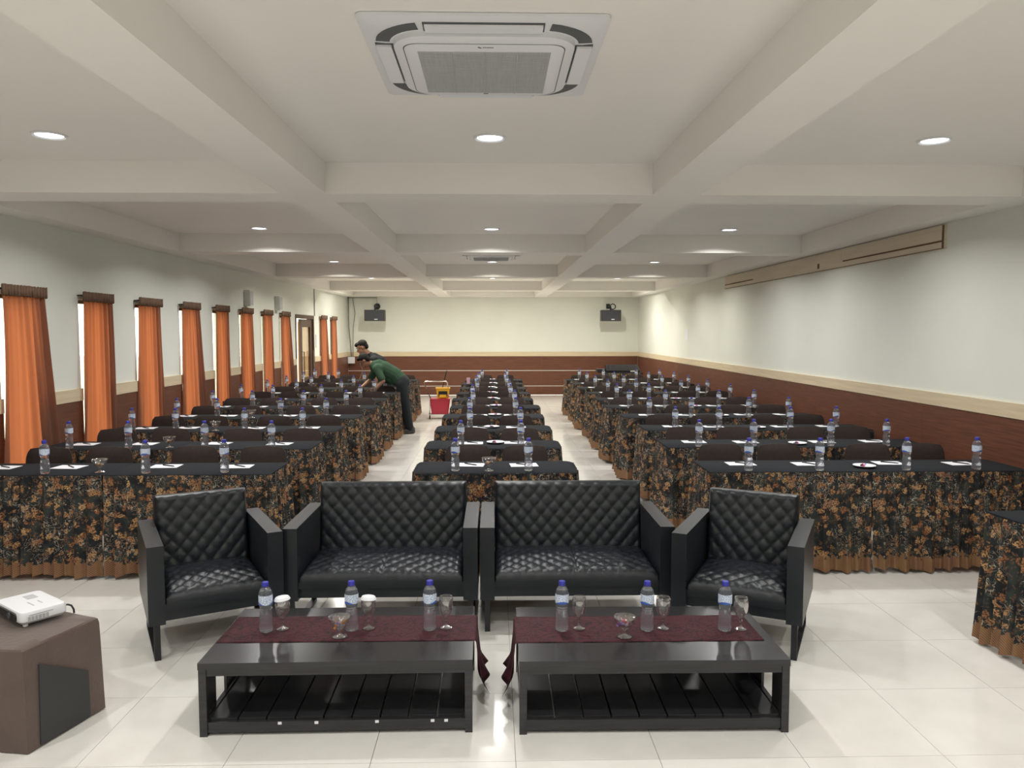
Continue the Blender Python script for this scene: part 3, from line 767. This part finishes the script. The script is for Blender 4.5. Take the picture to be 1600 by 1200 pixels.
# ------------------------------------------------------------------ coffee tables with runners
def coffee(cx, y0, rz, label, stickers):
    r = empty('coffee_table', label, 'coffee table', (cx, y0, 0), rz, 'low dark coffee tables'); W, D, Z = 1.195, .665, .333; hw = W / 2
    box('tabletop', -hw, hw, 0, D, Z - .030, Z, 'darkwood', r, bevel=.003)
    for x in (-hw + .001, hw - .034):
        for y in (.004, D - .037): box('leg', x, x + .033, y, y + .033, 0, Z - .03, 'darkwood', r, bevel=.002)
    box('apron', -hw + .034, hw - .034, .010, .028, Z - .062, Z - .03, 'darkwood', r); box('apron', -hw + .034, hw - .034, D - .028, D - .010, Z - .062, Z - .03, 'darkwood', r)
    for s in (-1, 1):
        x = s * (hw - .016)
        box('apron', x - .008, x + .008, .037, D - .037, Z - .062, Z - .03, 'darkwood', r)
        bm = B(); bx(bm, x - .006, x + .006, .037, .16, .065, Z - .06); bx(bm, x - .006, x + .006, .30, D - .037, .065, Z - .06)
        obj('side_board', bm, 'darkwood', r)
        box('rail', x - .010, x + .010, .037, D - .037, .02, .066, 'darkwood', r)
    box('rail', -hw + .034, hw - .034, .012, .030, .015, .062, 'darkwood', r, bevel=.001); box('rail', -hw + .034, hw - .034, D - .030, D - .012, .02, .062, 'darkwood', r, bevel=.001)
    n = 9; sw = (W - .07) / n
    for k in range(n): box('slat', -hw + .035 + k * sw + .004, -hw + .035 + (k + 1) * sw - .004, .032, D - .032, .060, .072, 'darkwood', r, bevel=.0015)
    for x in stickers: box('sticker', x - .008, x + .008, .0085, .012, .049, .060, 'paper', r)
    return r
ct1 = coffee(-.692, 3.285, math.radians(.6), 'low dark wooden coffee table with slatted shelf, left one', [-.25, -.09, .175, .42, .48])
ct2 = coffee(.708, 3.262, math.radians(-.4), 'low dark wooden coffee table with slatted shelf, right one', [])
def runner(xa, xb, ya, yb, hang, label, rz):
    """on the top from xa to xb; hangs at side `hang` (+1 right, -1 left)"""
    r_ = random.Random(2); bm = B(); Z = .3345; prof = []
    n = 24
    lead = xb if hang > 0 else xa; tail = xa if hang > 0 else xb
    for k in range(n + 1): prof.append((tail + (lead - tail) * k / n, Z, 0))
    for k in range(1, 4):
        a = k / 3 * PI / 2; prof.append((lead + hang * .012 * math.sin(a), Z - .012 * (1 - math.cos(a)), 0))
    for k in range(1, 11):
        q = k / 10; prof.append((lead + hang * (.012 + .018 * q + (.05 * max(0, q - .75) * 4 * .6)), Z - .012 - .235 * q, q))
    rows = []
    for x, z, q in prof:
        row = []
        for j in range(17):
            s = j / 16; yy = ya + (yb - ya) * s
            yy += .01 * q * math.sin(4 * s)
            row.append(bm.verts.new((x + q * hang * .014 * math.sin(s * 11 + q * 2), yy, z + (.001 * math.sin(x * 31 + s * 9) if q == 0 else .018 * q * (s - .5)))))
        rows.append(row)
    for a, b in zip(rows, rows[1:]):
        for j in range(16): bm.faces.new((a[j], b[j], b[j + 1], a[j + 1]))
    o = tag(obj('table_runner', bm, 'runner', smooth='auto'), label, 'table runner', 'maroon table runners')
    sm = o.modifiers.new('thick', 'SOLIDIFY'); sm.thickness = .0012; sm.offset = 0
    return o
runner(-1.288, -.094, 3.50, 3.822, 1, 'maroon patterned runner on left coffee table, hanging over its inner end', 0)
runner(.110, 1.262, 3.467, 3.79, -1, 'maroon patterned runner on right coffee table, hanging over its inner end', 0)
TT = .3355
BX = [(-1.094, 3.631, 'left end of the left coffee table'), (-.685, 3.637, 'middle of the left coffee table'), (-.309, 3.636, 'right end of the left coffee table'),
      (.328, 3.613, 'left end of the right coffee table'), (.738, 3.60, 'middle of the right coffee table'), (1.112, 3.59, 'right end of the right coffee table')]
for x, y, wh in BX: bottle(x, y, TT + .001, 'water bottle with blue cap and blue label, ' + wh, 'water bottles on the coffee tables')
def goblet():
    r = empty('water_goblet'); bm = B()
    lathe(bm, [(.001, .003), (.028, 0), (.031, .002), (.028, .005), (.010, .012), (.005, .022), (.0055, .034), (.0085, .044), (.0045, .052), (.010, .058), (.023, .072), (.032, .092), (.0355, .115), (.034, .140), (.0315, .157), (.0300, .157), (.0325, .140), (.0338, .115), (.0302, .093), (.021, .075), (.008, .063), (.001, .061)], 28)
    obj('glass_bowl_and_stem', bm, 'glass', r, smooth=True); return r
gob0 = goblet()
GX = [(-1.021, 3.654), (-.607, 3.652), (-.232, 3.651), (.413, 3.627), (.82, 3.617), (1.193, 3.60)]
for i, (x, y) in enumerate(GX):
    g = gob0 if i == 0 else copy_tree(gob0); g.location = (x, y, TT + .001)
    g['label'] = 'stemmed glass %s, %s' % ('with paper lid' if i < 2 else 'without lid', BX[i][2]); g['category'] = 'glass'; g['group'] = 'stemmed glasses on the coffee tables'
for i in (0, 1):
    x, y = GX[i]; bm = B(); n = 12
    lathe(bm, [(.001, .016), (.030, .016), (.033, .014), (.0395, .001), (.0385, 0), (.032, .011), (.029, .013), (.001, .013)], n)
    for v in bm.verts:
        if v.co.z < .012: v.co.z += .0015 * math.sin(math.atan2(v.co.y, v.co.x) * 6)
    o = tag(obj('paper_lid', bm, 'paper', smooth='auto'), 'white fluted paper lid on the glass at the %s of left coffee table' % ('left end' if i == 0 else 'middle'), 'lid', 'paper glass lids')
    o.location = (x, y, TT + .1455); o.rotation_euler = (math.radians(-4), math.radians(-5 + 10 * i), .3)
for x, y, sd, cols, lb in ((-.727, 3.553, 5, ['candy1', 'candy2', 'candy4'], 'footed glass bowl with orange and violet sweets on left coffee table'), (.616, 3.52, 9, ['candy3', 'candy2', 'candy4'], 'footed glass bowl with red and violet sweets on right coffee table')):
    b_ = make_bowl(); sweets(b_, cols, .060, .022, sd, 7); b_.location = (x, y, TT + .001); b_['label'] = lb; b_['category'] = 'bowl'; b_['group'] = 'sweet bowls on the coffee tables'

# ------------------------------------------------------------------ projector on covered box
def covered_box():
    r = empty('projector_stand', 'square box stand under a brown cloth cover at the lower left corner', 'stand', (-1.965, 3.165, 0), 0)
    # near corner at origin, one face runs along d1 (to the back right), the other along d2 (to the left)
    d1 = Vector((.30, .955, 0)).normalized() * .40; d2 = Vector((-.62, .05, 0)); Z = .445
    bm = B(); cs = [Vector((0, 0, 0)), d1, d1 + Vector((-.56, .24, 0)), d2]; cen = (d1 + d2) / 2; rows = []
    segs = 14
    for z, fl_ in ((0.004, .010), (.1, .008), (.22, .006), (.34, .004), (.42, .002), (.438, -.002), (Z, -.012)):
        row = []
        for a in range(4):
            p, q = cs[a], cs[(a + 1) % 4]; nrm = Vector(((q - p).y, -(q - p).x, 0)).normalized()
            if nrm.dot((p + q) / 2 - cen) < 0: nrm = -nrm
            for k in range(segs):
                s = k / segs; pt = p + (q - p) * s
                e = min(s, 1 - s) * 2
                fold = (.010 * math.sin(s * 9 + a) + .006 * math.sin(s * 23 + a * 2)) * (1 - z / Z) * (.2 if a == 0 else 1)
                out = (pt - cen).normalized() * (fl_ * (1.3 - .8 * e)) + nrm * fold * (1 if e > .1 else .3)
                row.append(bm.verts.new((pt.x + out.x, pt.y + out.y, z)))
        rows.append(row)
    n = len(rows[0])
    for a, b in zip(rows, rows[1:]):
        for k in range(n): bm.faces.new((a[k], a[(k + 1) % n], b[(k + 1) % n], b[k]))
    # inner rings for a slightly sagging top
    prev = rows[-1]
    for f in (.8, .5, .2):
        ring = [bm.verts.new((cen.x + (v.co.x - cen.x) * f, cen.y + (v.co.y - cen.y) * f, Z - .004 * (1 - f))) for v in rows[-1]]
        for k in range(n): bm.faces.new((prev[k], prev[(k + 1) % n], ring[(k + 1) % n], ring[k]))
        prev = ring
    bm.faces.new(prev)
    obj('cover_cloth', bm, 'brownbox', r, smooth='auto')
    # flat dark grey patch set on the right face
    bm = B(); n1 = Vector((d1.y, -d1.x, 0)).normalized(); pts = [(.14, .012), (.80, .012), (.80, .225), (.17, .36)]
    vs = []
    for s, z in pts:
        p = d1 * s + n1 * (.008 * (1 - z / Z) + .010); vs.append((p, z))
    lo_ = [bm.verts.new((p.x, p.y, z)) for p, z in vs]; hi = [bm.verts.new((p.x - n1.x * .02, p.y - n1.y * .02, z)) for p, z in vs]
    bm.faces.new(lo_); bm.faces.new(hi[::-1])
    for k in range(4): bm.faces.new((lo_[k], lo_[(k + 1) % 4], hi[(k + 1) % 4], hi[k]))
    obj('dark_patch', bm, 'darkpatch', r)
    box('inner_box', -.50, -.05, .08, .40, .02, .40, 'darkwood', r)
    return r
covered_box()
def projector():
    # local x along the front (lens) face towards the camera side, y towards its back
    r = empty('projector', 'white projector with dark lens window on the brown covered box', 'projector', (-2.165, 3.566, .447), math.radians(-38))
    W, D, H = .30, .20, .068
    bm = B(); loft(bm, [[(x, y, z) for x, y in rrect(a, b, c)] for a, b, c, z in ((W / 2 - .01, D / 2 - .01, .02, .014), (W / 2, D / 2, .025, .026), (W / 2, D / 2, .025, .056), (W / 2 - .006, D / 2 - .006, .022, .067), (W / 2 - .02, D / 2 - .02, .018, H + .002))])
    obj('housing', bm, 'white', r, smooth='auto')
    bm = B(); loft(bm, [[(x - .01, -D / 2 + yy, z + .042) for x, z in rrect(.120, .018, .015)] for yy in (.006, -.003, -.006)]); obj('lens_window', bm, 'ink', r, smooth='auto')
    bm = B(); tube(bm, [(.045, -D / 2 - .005, .042), (.045, -D / 2 - .010, .042)], .014, 18); obj('lens', bm, 'acdark', r, smooth='auto')
    for k in range(6):
        box('vent', W / 2 - .004, W / 2 + .0015, -D / 2 + .03 + k * .015, -D / 2 + .041 + k * .015, .024, .046, 'acgrille', r)
    box('vent', W / 2 - .004, W / 2 + .001, -D / 2 + .035, -D / 2 + .135, .050, .054, 'acgrille', r)
    bm = B(); tube(bm, [(W / 2 - .03, -D / 2 + .03, 0), (W / 2 - .03, -D / 2 + .03, .02)], .011, 12); obj('foot', bm, 'white', r, smooth='auto')
    bm = B(); tube(bm, [(-W / 2 + .03, -D / 2 + .03, 0), (-W / 2 + .03, -D / 2 + .03, .02)], .011, 12); obj('foot', bm, 'white', r, smooth='auto')
    bm = B(); tube(bm, [(0, D / 2 - .03, 0), (0, D / 2 - .03, .02)], .011, 12); obj('foot', bm, 'white', r, smooth='auto')
    bm = B(); bx(bm, -.09, -.03, .0, .045, H + .001, H + .0035); bx(bm, .01, .08, -.02, -.014, H + .001, H + .003); bx(bm, .02, .07, .02, .025, H + .001, H + .003)
    obj('top_panel', bm, 'acgrille', r)
    bm = B(); tube(bm, [(.11, D / 2 - .01, .045), (.118, D / 2 + .012, .046), (.128, D / 2 + .024, .040), (.136, D / 2 + .030, .022), (.140, D / 2 + .030, .004)], .0045, 8); obj('power_cable', bm, 'ink', r, smooth='auto')
    return r
projector()

# ------------------------------------------------------------------ wall fittings
cv = empty('wood_cover_panel', 'long plywood cover panel high on the right wall under the ceiling beam', 'panel', (XW, 0, 0))
for a, b_ in ((6.90, 8.95), (8.955, 13.47)):
    box('board', -.03, 0, a, b_, 2.525, 2.735, 'panelwood', cv, bevel=.001)
bm = B(); bx(bm, -.034, -.028, 6.93, 8.9, 2.585, 2.600); bx(bm, -.034, -.028, 12.0, 13.44, 2.585, 2.600); bx(bm, -.034, -.028, 6.90, 6.925, 2.525, 2.735); bx(bm, -.033, -.028, 6.93, 13.47, 2.525, 2.531); bx(bm, -.034, -.028, 9.55, 9.6, 2.56, 2.62)
obj('dark_slot', bm, 'curtainhead', cv)  # dark strips stand for the shade along the panel's slot line
bm = B(); bx(bm, XW - .004, XW, 16.07, 16.32, 1.60, 1.83); o = tag(obj('wall_notice', bm, 'paper'), 'small white paper notice on the right wall', 'notice')
for i, (y, z) in enumerate(((12.85, 2.33), (14.62, 2.31))):
    r = empty('wall_speaker', ['small grey wall speaker on the left wall, nearer of the two', 'small grey wall speaker on the left wall, farther of the two'][i], 'speaker', (-XW, y, z), group='small wall speakers')
    box('cabinet', 0, .10, -.09, .09, -.13, .13, 'offwhite', r, bevel=.012); box('grille', .098, .104, -.075, .075, -.115, .115, 'acgrille', r, bevel=.002)
def bigspeaker(x, label, rz):
    r = empty('loudspeaker', label, 'loudspeaker', (x, Y1 - .5, 2.225), rz, 'black loudspeakers on the far wall')
    box('cabinet', -.27, .27, -.14, .14, -.15, .15, 'ink', r, bevel=.012); box('grille', -.258, .258, -.150, -.138, -.138, .138, 'speaker', r, bevel=.004)
    box('badge', .0, .09, -.153, -.149, -.118, -.095, 'white', r)
    bm = B(); tube(bm, [(0, 0, .14), (0, 0, .24), (0, .47 - .0, .27)], .022, 10)
    obj('bracket', bm, 'steel_black', r, smooth='auto')
    bm = B(); pts = []
    for k in range(60):
        a = k * .62; pts.append((.06 + (.075 + .006 * math.sin(k)) * math.cos(a), -.03 + .001 * k, .245 + (.075 + .006 * math.cos(k * 1.7)) * math.sin(a)))
    tube(bm, pts, .010, 6); obj('cable_coil', bm, 'ink', r, smooth=True)
    box('wall_plate', -.05, .05, .465, .498, .20, .34, 'steel_black', r, bevel=.004)
    return r
bigspeaker(-3.235, 'black loudspeaker on bracket high on the far wall, left one', 0)
bigspeaker(3.225, 'black loudspeaker on bracket high on the far wall, right one', 0)
bm = B(); tube(bm, [(-4.04, Y1 - .05, ZS), (-4.04, Y1 - .04, 1.9), (-4.0, Y1 - .04, 1.5), (-3.97, Y1 - .06, 1.1)], .012, 6)
tube(bm, [(-3.93, Y1 - .03, ZS - .02), (-3.86, Y1 - .03, 2.3), (-3.92, Y1 - .03, 1.9), (-3.93, Y1 - .05, 1.1)], .008, 6)
tube(bm, [(-4.05, Y1 - .03, ZS - .02), (-3.25, Y1 - .03, ZS - .02), (-3.25, Y1 - .03, 2.5)], .009, 6)
tag(obj('wall_cable', bm, 'cable', smooth=True), 'thin grey cables running down the far left corner', 'cable')
bm = B(); bx(bm, -4.06, -3.88, Y1 - .14, Y1 - .05, .90, 1.08); r = tag(obj('junction_box', bm, 'white', bevel=.015, smooth='auto'), 'small white junction box hanging in the far left corner', 'box')
bm = B(); tube(bm, [(-3.75, Y1 - .1, .95), (-3.62, Y1 - .3, .7), (-3.7, Y1 - .9, .3), (-3.6, Y1 - 1.2, .01)], .008, 6); tag(obj('hanging_cable', bm, 'cable', smooth=True), 'pale cable drooping from the white junction box', 'cable')
bm = B(); bx(bm, -XW, -XW + .018, 17.68, 17.70, 2.14, ZS); tag(obj('conduit', bm, 'cable'), 'thin vertical conduit above the glass door', 'conduit')
bm = B(); bx(bm, -XW, -XW + .02, 17.78, 17.93, 1.42, 1.72); tag(obj('wall_switch', bm, 'white', bevel=.004), 'small white switch panel on the wall right of the glass door', 'switch')

# far right corner: table with mixing console
t = copy_tree(PROTO['centre', 0]); t.location = (3.28, 19.2, 0); t.scale = (.8, 1, 1); tag(t, 'skirted table in the far right corner carrying the sound console', 'table')
def console():
    r = empty('mixing_console', 'black sloped sound console on the corner table', 'console', (3.28, 19.32, TZ))
    bm = B(); vs = [[bm.verts.new((x, y, z)) for y, z in ((0, 0), (.0, .05), (.30, .19), (.34, .19), (.34, 0))] for x in (-.42, .42)]
    for a in range(5): bm.faces.new((vs[0][a], vs[0][(a + 1) % 5], vs[1][(a + 1) % 5], vs[1][a]))
    bm.faces.new(vs[0]); bm.faces.new(vs[1]); obj('body', bm, 'ink', r, bevel=.006, smooth='auto')
    bm = B()
    for i in range(12):
        for j in range(4): bx(bm, -.38 + i * .064, -.365 + i * .064, .05 + j * .06, .065 + j * .06, .075 + j * .028, .09 + j * .028)
    obj('knob', bm, 'acdark', r)['kind'] = 'stuff'
    bm = B(); bx(bm, .18, .32, -.004, .004, .02, .05); obj('display', bm, 'white', r)
console()
box('amplifier', 2.62, 2.84, 19.25, 19.6, TZ, TZ + .09, 'ink', bevel=.006); tag(bpy.data.objects['amplifier'], 'small flat black amplifier left of the sound console', 'amplifier')

# ------------------------------------------------------------------ mop bucket trolley
def trolley():
    r = empty('mop_trolley', 'red and yellow wheeled mop bucket with chrome handle in the left aisle', 'trolley', (-1.12, 15.75, 0), math.radians(4))
    bm = B(); loft(bm, [[(x + .02, y, z) for x, y in rrect(a, b, .03)] for a, b, z in ((.17, .13, .10), (.205, .16, .40), (.215, .17, .41), (.205, .16, .415))]); obj('bucket', bm, 'red', r, smooth='auto')
    bm = B(); loft(bm, [[(x + .08, y, z) for x, y in rrect(a, b, .02)] for a, b, z in ((.11, .10, .40), (.14, .12, .62), (.15, .13, .63), (.13, .11, .635))]); w_ = obj('wringer', bm, 'yellow', r, smooth='auto')
    bm = B(); bx(bm, -.01, .17, -.128, -.118, .46, .57); obj('opening', bm, 'ink', w_, bevel=.004)
    bm = B(); bx(bm, .01, .15, -.135, -.12, .44, .50); obj('front_plate', bm, 'yellow', w_, bevel=.004)
    bm = B(); tube(bm, [(-.20, -.10, .10), (-.17, -.1, .42), (-.30, -.1, .74), (-.28, -.1, .77), (.14, -.1, .77), (.17, -.1, .74), (.20, -.1, .45)], .012, 8); obj('handle', bm, 'chrome', r, smooth=True)
    bm = B(); bx(bm, -.21, .23, -.15, .15, .085, .10); obj('base_frame', bm, 'chrome', r)
    for x, y in ((-.19, -.13), (.20, -.13), (-.19, .13), (.20, .13)):
        bm = B(); tube(bm, [(x - .012, y, .04), (x + .012, y, .04)], .04, 14); tube(bm, [(x, y, .04), (x, y, .09)], .01, 6); obj('wheel', bm, 'ink', r, smooth='auto')
    bm = B(); tube(bm, [(.03, .06, .45), (.16, .02, .98)], .010, 8); obj('lever', bm, 'ink', r, smooth='auto')
trolley()

# ------------------------------------------------------------------ people
def cap(bm, a, b, ra, rb, n=14, sy=1.0):
    """tapered capsule as a closed mesh"""
    a, b = Vector(a), Vector(b); d = b - a; ln = d.length; q = d.to_track_quat('Z', 'Y').to_matrix().to_4x4(); q.translation = a
    prof = []
    for k in range(6): t = -PI / 2 + PI / 2 * k / 5; prof.append((ra * math.cos(t) + 1e-4, ra * math.sin(t)))
    for k in range(6): t = PI / 2 * k / 5; prof.append((rb * math.cos(t) + 1e-4, ln + rb * math.sin(t)))
    rings = []
    for r, z in prof: rings.append([bm.verts.new(q @ Vector((r * math.cos(2 * PI * k / n), r * sy * math.sin(2 * PI * k / n), z))) for k in range(n)])
    for u, v in zip(rings, rings[1:]):
        for k in range(n): bm.faces.new((u[k], u[(k + 1) % n], v[(k + 1) % n], v[k]))
    bm.faces.new(rings[0][::-1]); bm.faces.new(rings[-1])
def ell(bm, c, r, rot=None, n=18):
    m_ = Matrix.Translation(c) @ (rot.to_4x4() if rot else Matrix.Identity(4)) @ Matrix.Diagonal((*r, 1))
    bmesh.ops.create_uvsphere(bm, u_segments=n, v_segments=12, radius=1, matrix=m_)
def blend(name, bm, m, parent, vox=.011, it=4):
    o = obj(name, bm, m, parent, rec=True)
    md = o.modifiers.new('merge', 'REMESH'); md.mode = 'VOXEL'; md.voxel_size = vox; md.use_smooth_shade = True
    s = o.modifiers.new('soft', 'SMOOTH'); s.iterations = it; s.factor = .5
    return o
def hand(bm, w_, d, side, nrm, L_=.17, curl=.35):
    """w_: wrist; d: direction; side: towards the thumb; nrm: palm normal"""
    w_, d, side, nrm = Vector(w_), Vector(d).normalized(), Vector(side).normalized(), Vector(nrm).normalized()
    for k in range(4):
        o = (k - 1.5) * .019; base = w_ + d * .085 - side * o
        cap(bm, w_ + d * .01 - side * o * .7, base, .015, .0125, 8)
        ln = (.066, .075, .070, .055)[k]; m1 = base + d * ln * .5 + nrm * ln * .10
        cap(bm, base, m1, .0105, .0095, 8); cap(bm, m1, m1 + d * ln * .45 + nrm * ln * curl, .0095, .008, 8)
    t0 = w_ + d * .025 + side * .03; t1 = t0 + (d * .6 + side * .7).normalized() * .038; cap(bm, t0, t1, .013, .0115, 8); cap(bm, t1, t1 + (d + side * .25 + nrm * .3).normalized() * .03, .0105, .009, 8)
def head(bm, c, fwd, up, s=1.0):
    """skull, jaw, nose, ears, neck side joins elsewhere"""
    c, f, u = Vector(c), Vector(fwd).normalized(), Vector(up).normalized(); u = (u - f * u.dot(f)).normalized(); sd = f.cross(u)
    R_ = Matrix((sd, f, u)).transposed()
    def p(x, y, z): return c + (sd * x + f * y + u * z) * s
    ell(bm, p(0, -.01, .03), (.075 * s, .095 * s, .088 * s), R_)
    ell(bm, p(0, .022, -.035), (.058 * s, .066 * s, .075 * s), R_)
    ell(bm, p(0, .075, -.075), (.030 * s, .022 * s, .022 * s), R_)         # chin
    cap(bm, p(0, .082, .012), p(0, .108, -.022), .010 * s, .015 * s, 10)      # nose
    cap(bm, p(-.04, .080, .035), p(.04, .080, .035), .011 * s, .011 * s, 8)   # brow
    cap(bm, p(-.018, .090, -.048), p(.018, .090, -.048), .008 * s, .008 * s, 8)  # lips
    for x in (-1, 1): ell(bm, p(x * .078, -.005, -.005), (.010 * s, .020 * s, .032 * s), R_)
    return p, R_
def face_bits(parent, p, R_, s=1.0):
    for x in (-1, 1):
        bm = B(); ell(bm, p(x * .031, .078, .012), (.014 * s, .008 * s, .009 * s), R_, 10); e = obj('eye', bm, 'paper', parent, smooth=True)
        bm = B(); ell(bm, p(x * .031, .085, .012), (.006 * s, .003 * s, .006 * s), R_, 8); obj('iris', bm, 'hair', e, smooth=True)
        bm = B(); cap(bm, p(x * .014, .094, .034), p(x * .048, .082, .036), .004, .0035, 6); obj('eyebrow', bm, 'hair', parent, smooth=True)
def shoe(parent, heel, toe):
    a, b = Vector(heel), Vector(toe); d = (b - a).normalized(); bm = B()
    cap(bm, a + Vector((0, 0, .045)), b + Vector((0, 0, .036)) - d * .02, .044, .036); cap(bm, a + Vector((0, 0, .05)), a + Vector((0, 0, .09)), .042, .040)
    cap(bm, a + (b - a) * .55 + Vector((0, 0, .035)), b + Vector((0, 0, .032)), .046, .034)
    bmesh.ops.bisect_plane(bm, geom=bm.verts[:] + bm.edges[:] + bm.faces[:], plane_co=(0, 0, .002), plane_no=(0, 0, 1), clear_inner=True)
    bmesh.ops.holes_fill(bm, edges=[e for e in bm.edges if e.is_boundary])
    blend('shoe', bm, 'shoe', parent, .009, 2)

def green_man():
    r = empty('person', 'person in green t-shirt and dark trousers bending over a table in the left aisle', 'person', (0, 0, 0))
    Y = 13.48
    hipN, hipF = (-1.60, Y - .09, .86), (-1.60, Y + .09, .86)
    kN, kF = (-1.53, Y - .11, .47), (-1.60, Y + .13, .46)
    aN, aF = (-1.455, Y - .12, .10), (-1.52, Y + .16, .10)
    pelvis, waist, chest, upper = (-1.60, Y, .90), (-1.73, Y, 1.02), (-1.92, Y, 1.12), (-2.05, Y, 1.17)
    shN, shF = (-2.02, Y - .17, 1.14), (-2.08, Y + .16, 1.13)
    elN, haN = (-1.90, Y - .24, .93), (-2.02, Y - .26, .80)
    elF, haF = (-2.17, Y + .05, .93), (-2.28, Y - .20, .82)
    hd = (-2.255, Y - .02, 1.27)
    bm = B()
    for a, b, c, d in ((hipN, kN, .085, .058), (kN, aN, .056, .038), (hipF, kF, .085, .058), (kF, aF, .056, .038)): cap(bm, a, b, c, d)
    cap(bm, pelvis, waist, .125, .115); cap(bm, waist, chest, .115, .125); cap(bm, chest, upper, .125, .105); cap(bm, shN, shF, .062, .062)
    cap(bm, upper, (-2.18, Y - .01, 1.235), .065, .052)
    for sh, el, ha in ((shN, elN, haN), (shF, elF, haF)): cap(bm, sh, el, .050, .038); cap(bm, el, ha, .037, .025)
    hand(bm, haN, (-.6, 0, -.6), (-.5, -.3, .5), (-.3, 0, -.9)); hand(bm, haF, (-.75, -.1, -.55), (0, -1, 0), (-.2, 0, -.9))
    fwd, up = (-.72, -.06, -.69), (-.66, 0, .75)
    p, R_ = head(bm, hd, fwd, up)
    blend('body', bm, 'skin', r, .0085, 3); face_bits(r, p, R_)
    bm = B(); ell(bm, p(0, -.025, .045), (.086, .096, .092), R_); ell(bm, p(0, -.06, .0), (.075, .05, .075), R_); ell(bm, p(0, .045, .088), (.065, .045, .035), R_); blend('hair', bm, 'hair', r, .008, 3)
    bm = B()
    cap(bm, (-1.66, Y, .945), waist, .142, .135); cap(bm, waist, chest, .140, .148); cap(bm, chest, upper, .148, .115); cap(bm, (-2.00, Y - .14, 1.135), (-2.05, Y + .14, 1.13), .095, .09)
    cap(bm, (-1.84, Y, 1.10), (-2.0, Y, 1.20), .12, .10); cap(bm, upper, (-2.12, Y, 1.205), .085, .066)
    for sh, el in ((shN, elN), (shF, elF)):
        s_, e_ = Vector(sh), Vector(el); cap(bm, s_, s_.lerp(e_, .78), .070, .066)
    cap(bm, (-1.95, Y, 1.0), (-1.80, Y, .95), .10, .10)
    blend('t_shirt', bm, 'greenshirt', r, .011, 5)
    bm = B(); cap(bm, (-1.595, Y - .04, .89), (-1.595, Y + .04, .89), .132, .132); cap(bm, pelvis, (-1.66, Y, .95), .133, .128)
    for a, b, c, d in ((hipN, kN, .108, .080), (kN, (aN[0], aN[1], .10), .078, .062), (hipF, kF, .108, .080), (kF, (aF[0], aF[1], .10), .078, .062)): cap(bm, a, b, c, d)
    blend('trousers', bm, 'trousers', r, .011, 4)
    shoe(r, (-1.41, Y - .12, 0), (-1.56, Y - .15, 0)); shoe(r, (-1.48, Y + .16, 0), (-1.66, Y + .15, 0))
green_man()
def black_man():
    r = empty('person', 'person in black polo shirt with short dark hair, leaning over behind the person in green', 'person', (0, 0, 0))
    Y = 14.72
    pelvis, waist, chest, upper = (-2.02, Y, .92), (-2.06, Y, 1.05), (-2.18, Y, 1.19), (-2.28, Y, 1.27)
    shN, shF = (-2.26, Y - .17, 1.25), (-2.32, Y + .17, 1.25)
    elN, haN = (-2.20, Y - .20, .98), (-2.22, Y - .20, .80)
    elF, haF = (-2.30, Y + .20, .98), (-2.34, Y + .18, .80)
    hipN, hipF = (-2.02, Y - .09, .88), (-2.02, Y + .09, .88); kN, kF = (-2.04, Y - .11, .47), (-2.0, Y + .11, .47); aN, aF = (-2.0, Y - .11, .10), (-1.97, Y + .12, .10)
    hd = (-2.50, Y - .02, 1.475); bm = B()
    for a, b, c, d in ((hipN, kN, .085, .058), (kN, aN, .056, .038), (hipF, kF, .085, .058), (kF, aF, .056, .038)): cap(bm, a, b, c, d)
    cap(bm, pelvis, waist, .12, .11); cap(bm, waist, chest, .11, .12); cap(bm, chest, upper, .12, .10); cap(bm, shN, shF, .060, .060); cap(bm, upper, (-2.44, Y - .01, 1.41), .062, .052)
    for sh, el, ha in ((shN, elN, haN), (shF, elF, haF)): cap(bm, sh, el, .048, .037); cap(bm, el, ha, .036, .025)
    hand(bm, haN, (-.2, 0, -.9), (-.9, 0, -.2), (0, .9, 0)); hand(bm, haF, (-.2, 0, -.9), (-.9, 0, -.2), (0, -.9, 0))
    p, R_ = head(bm, hd, (-.86, -.14, -.49), (-.45, 0, .9), 1.08)
    blend('body', bm, 'skin', r, .0085, 3); face_bits(r, p, R_, 1.08)
    bm = B(); ell(bm, p(0, -.03, .052), (.09, .10, .088), R_); ell(bm, p(0, .05, .085), (.072, .055, .042), R_); ell(bm, p(0, -.07, .0), (.072, .05, .07), R_); blend('hair', bm, 'hair', r, .008, 3)
    bm = B(); cap(bm, (-2.03, Y, .93), waist, .135, .13); cap(bm, waist, chest, .132, .142); cap(bm, chest, upper, .142, .112); cap(bm, (-2.25, Y - .15, 1.24), (-2.30, Y + .15, 1.24), .09, .09); cap(bm, upper, (-2.37, Y, 1.34), .085, .068)
    for sh, el in ((shN, elN), (shF, elF)):
        s_, e_ = Vector(sh), Vector(el); cap(bm, s_, s_.lerp(e_, .7), .068, .064)
    blend('polo_shirt', bm, 'blackshirt', r, .011, 5)
    bm = B(); bx(bm, -2.335, -2.315, Y - .262, Y - .252, 1.24, 1.275); obj('chest_badge', bm, 'white', r)
    bm = B(); cap(bm, (-2.02, Y - .04, .90), (-2.02, Y + .04, .90), .128, .128)
    for a, b, c, d in ((hipN, kN, .105, .078), (kN, aN, .076, .06), (hipF, kF, .105, .078), (kF, aF, .076, .06)): cap(bm, a, b, c, d)
    blend('trousers', bm, 'trousers', r, .011, 4)
    shoe(r, (-1.96, Y - .11, 0), (-2.13, Y - .13, 0)); shoe(r, (-1.93, Y + .12, 0), (-2.10, Y + .12, 0))
black_man()
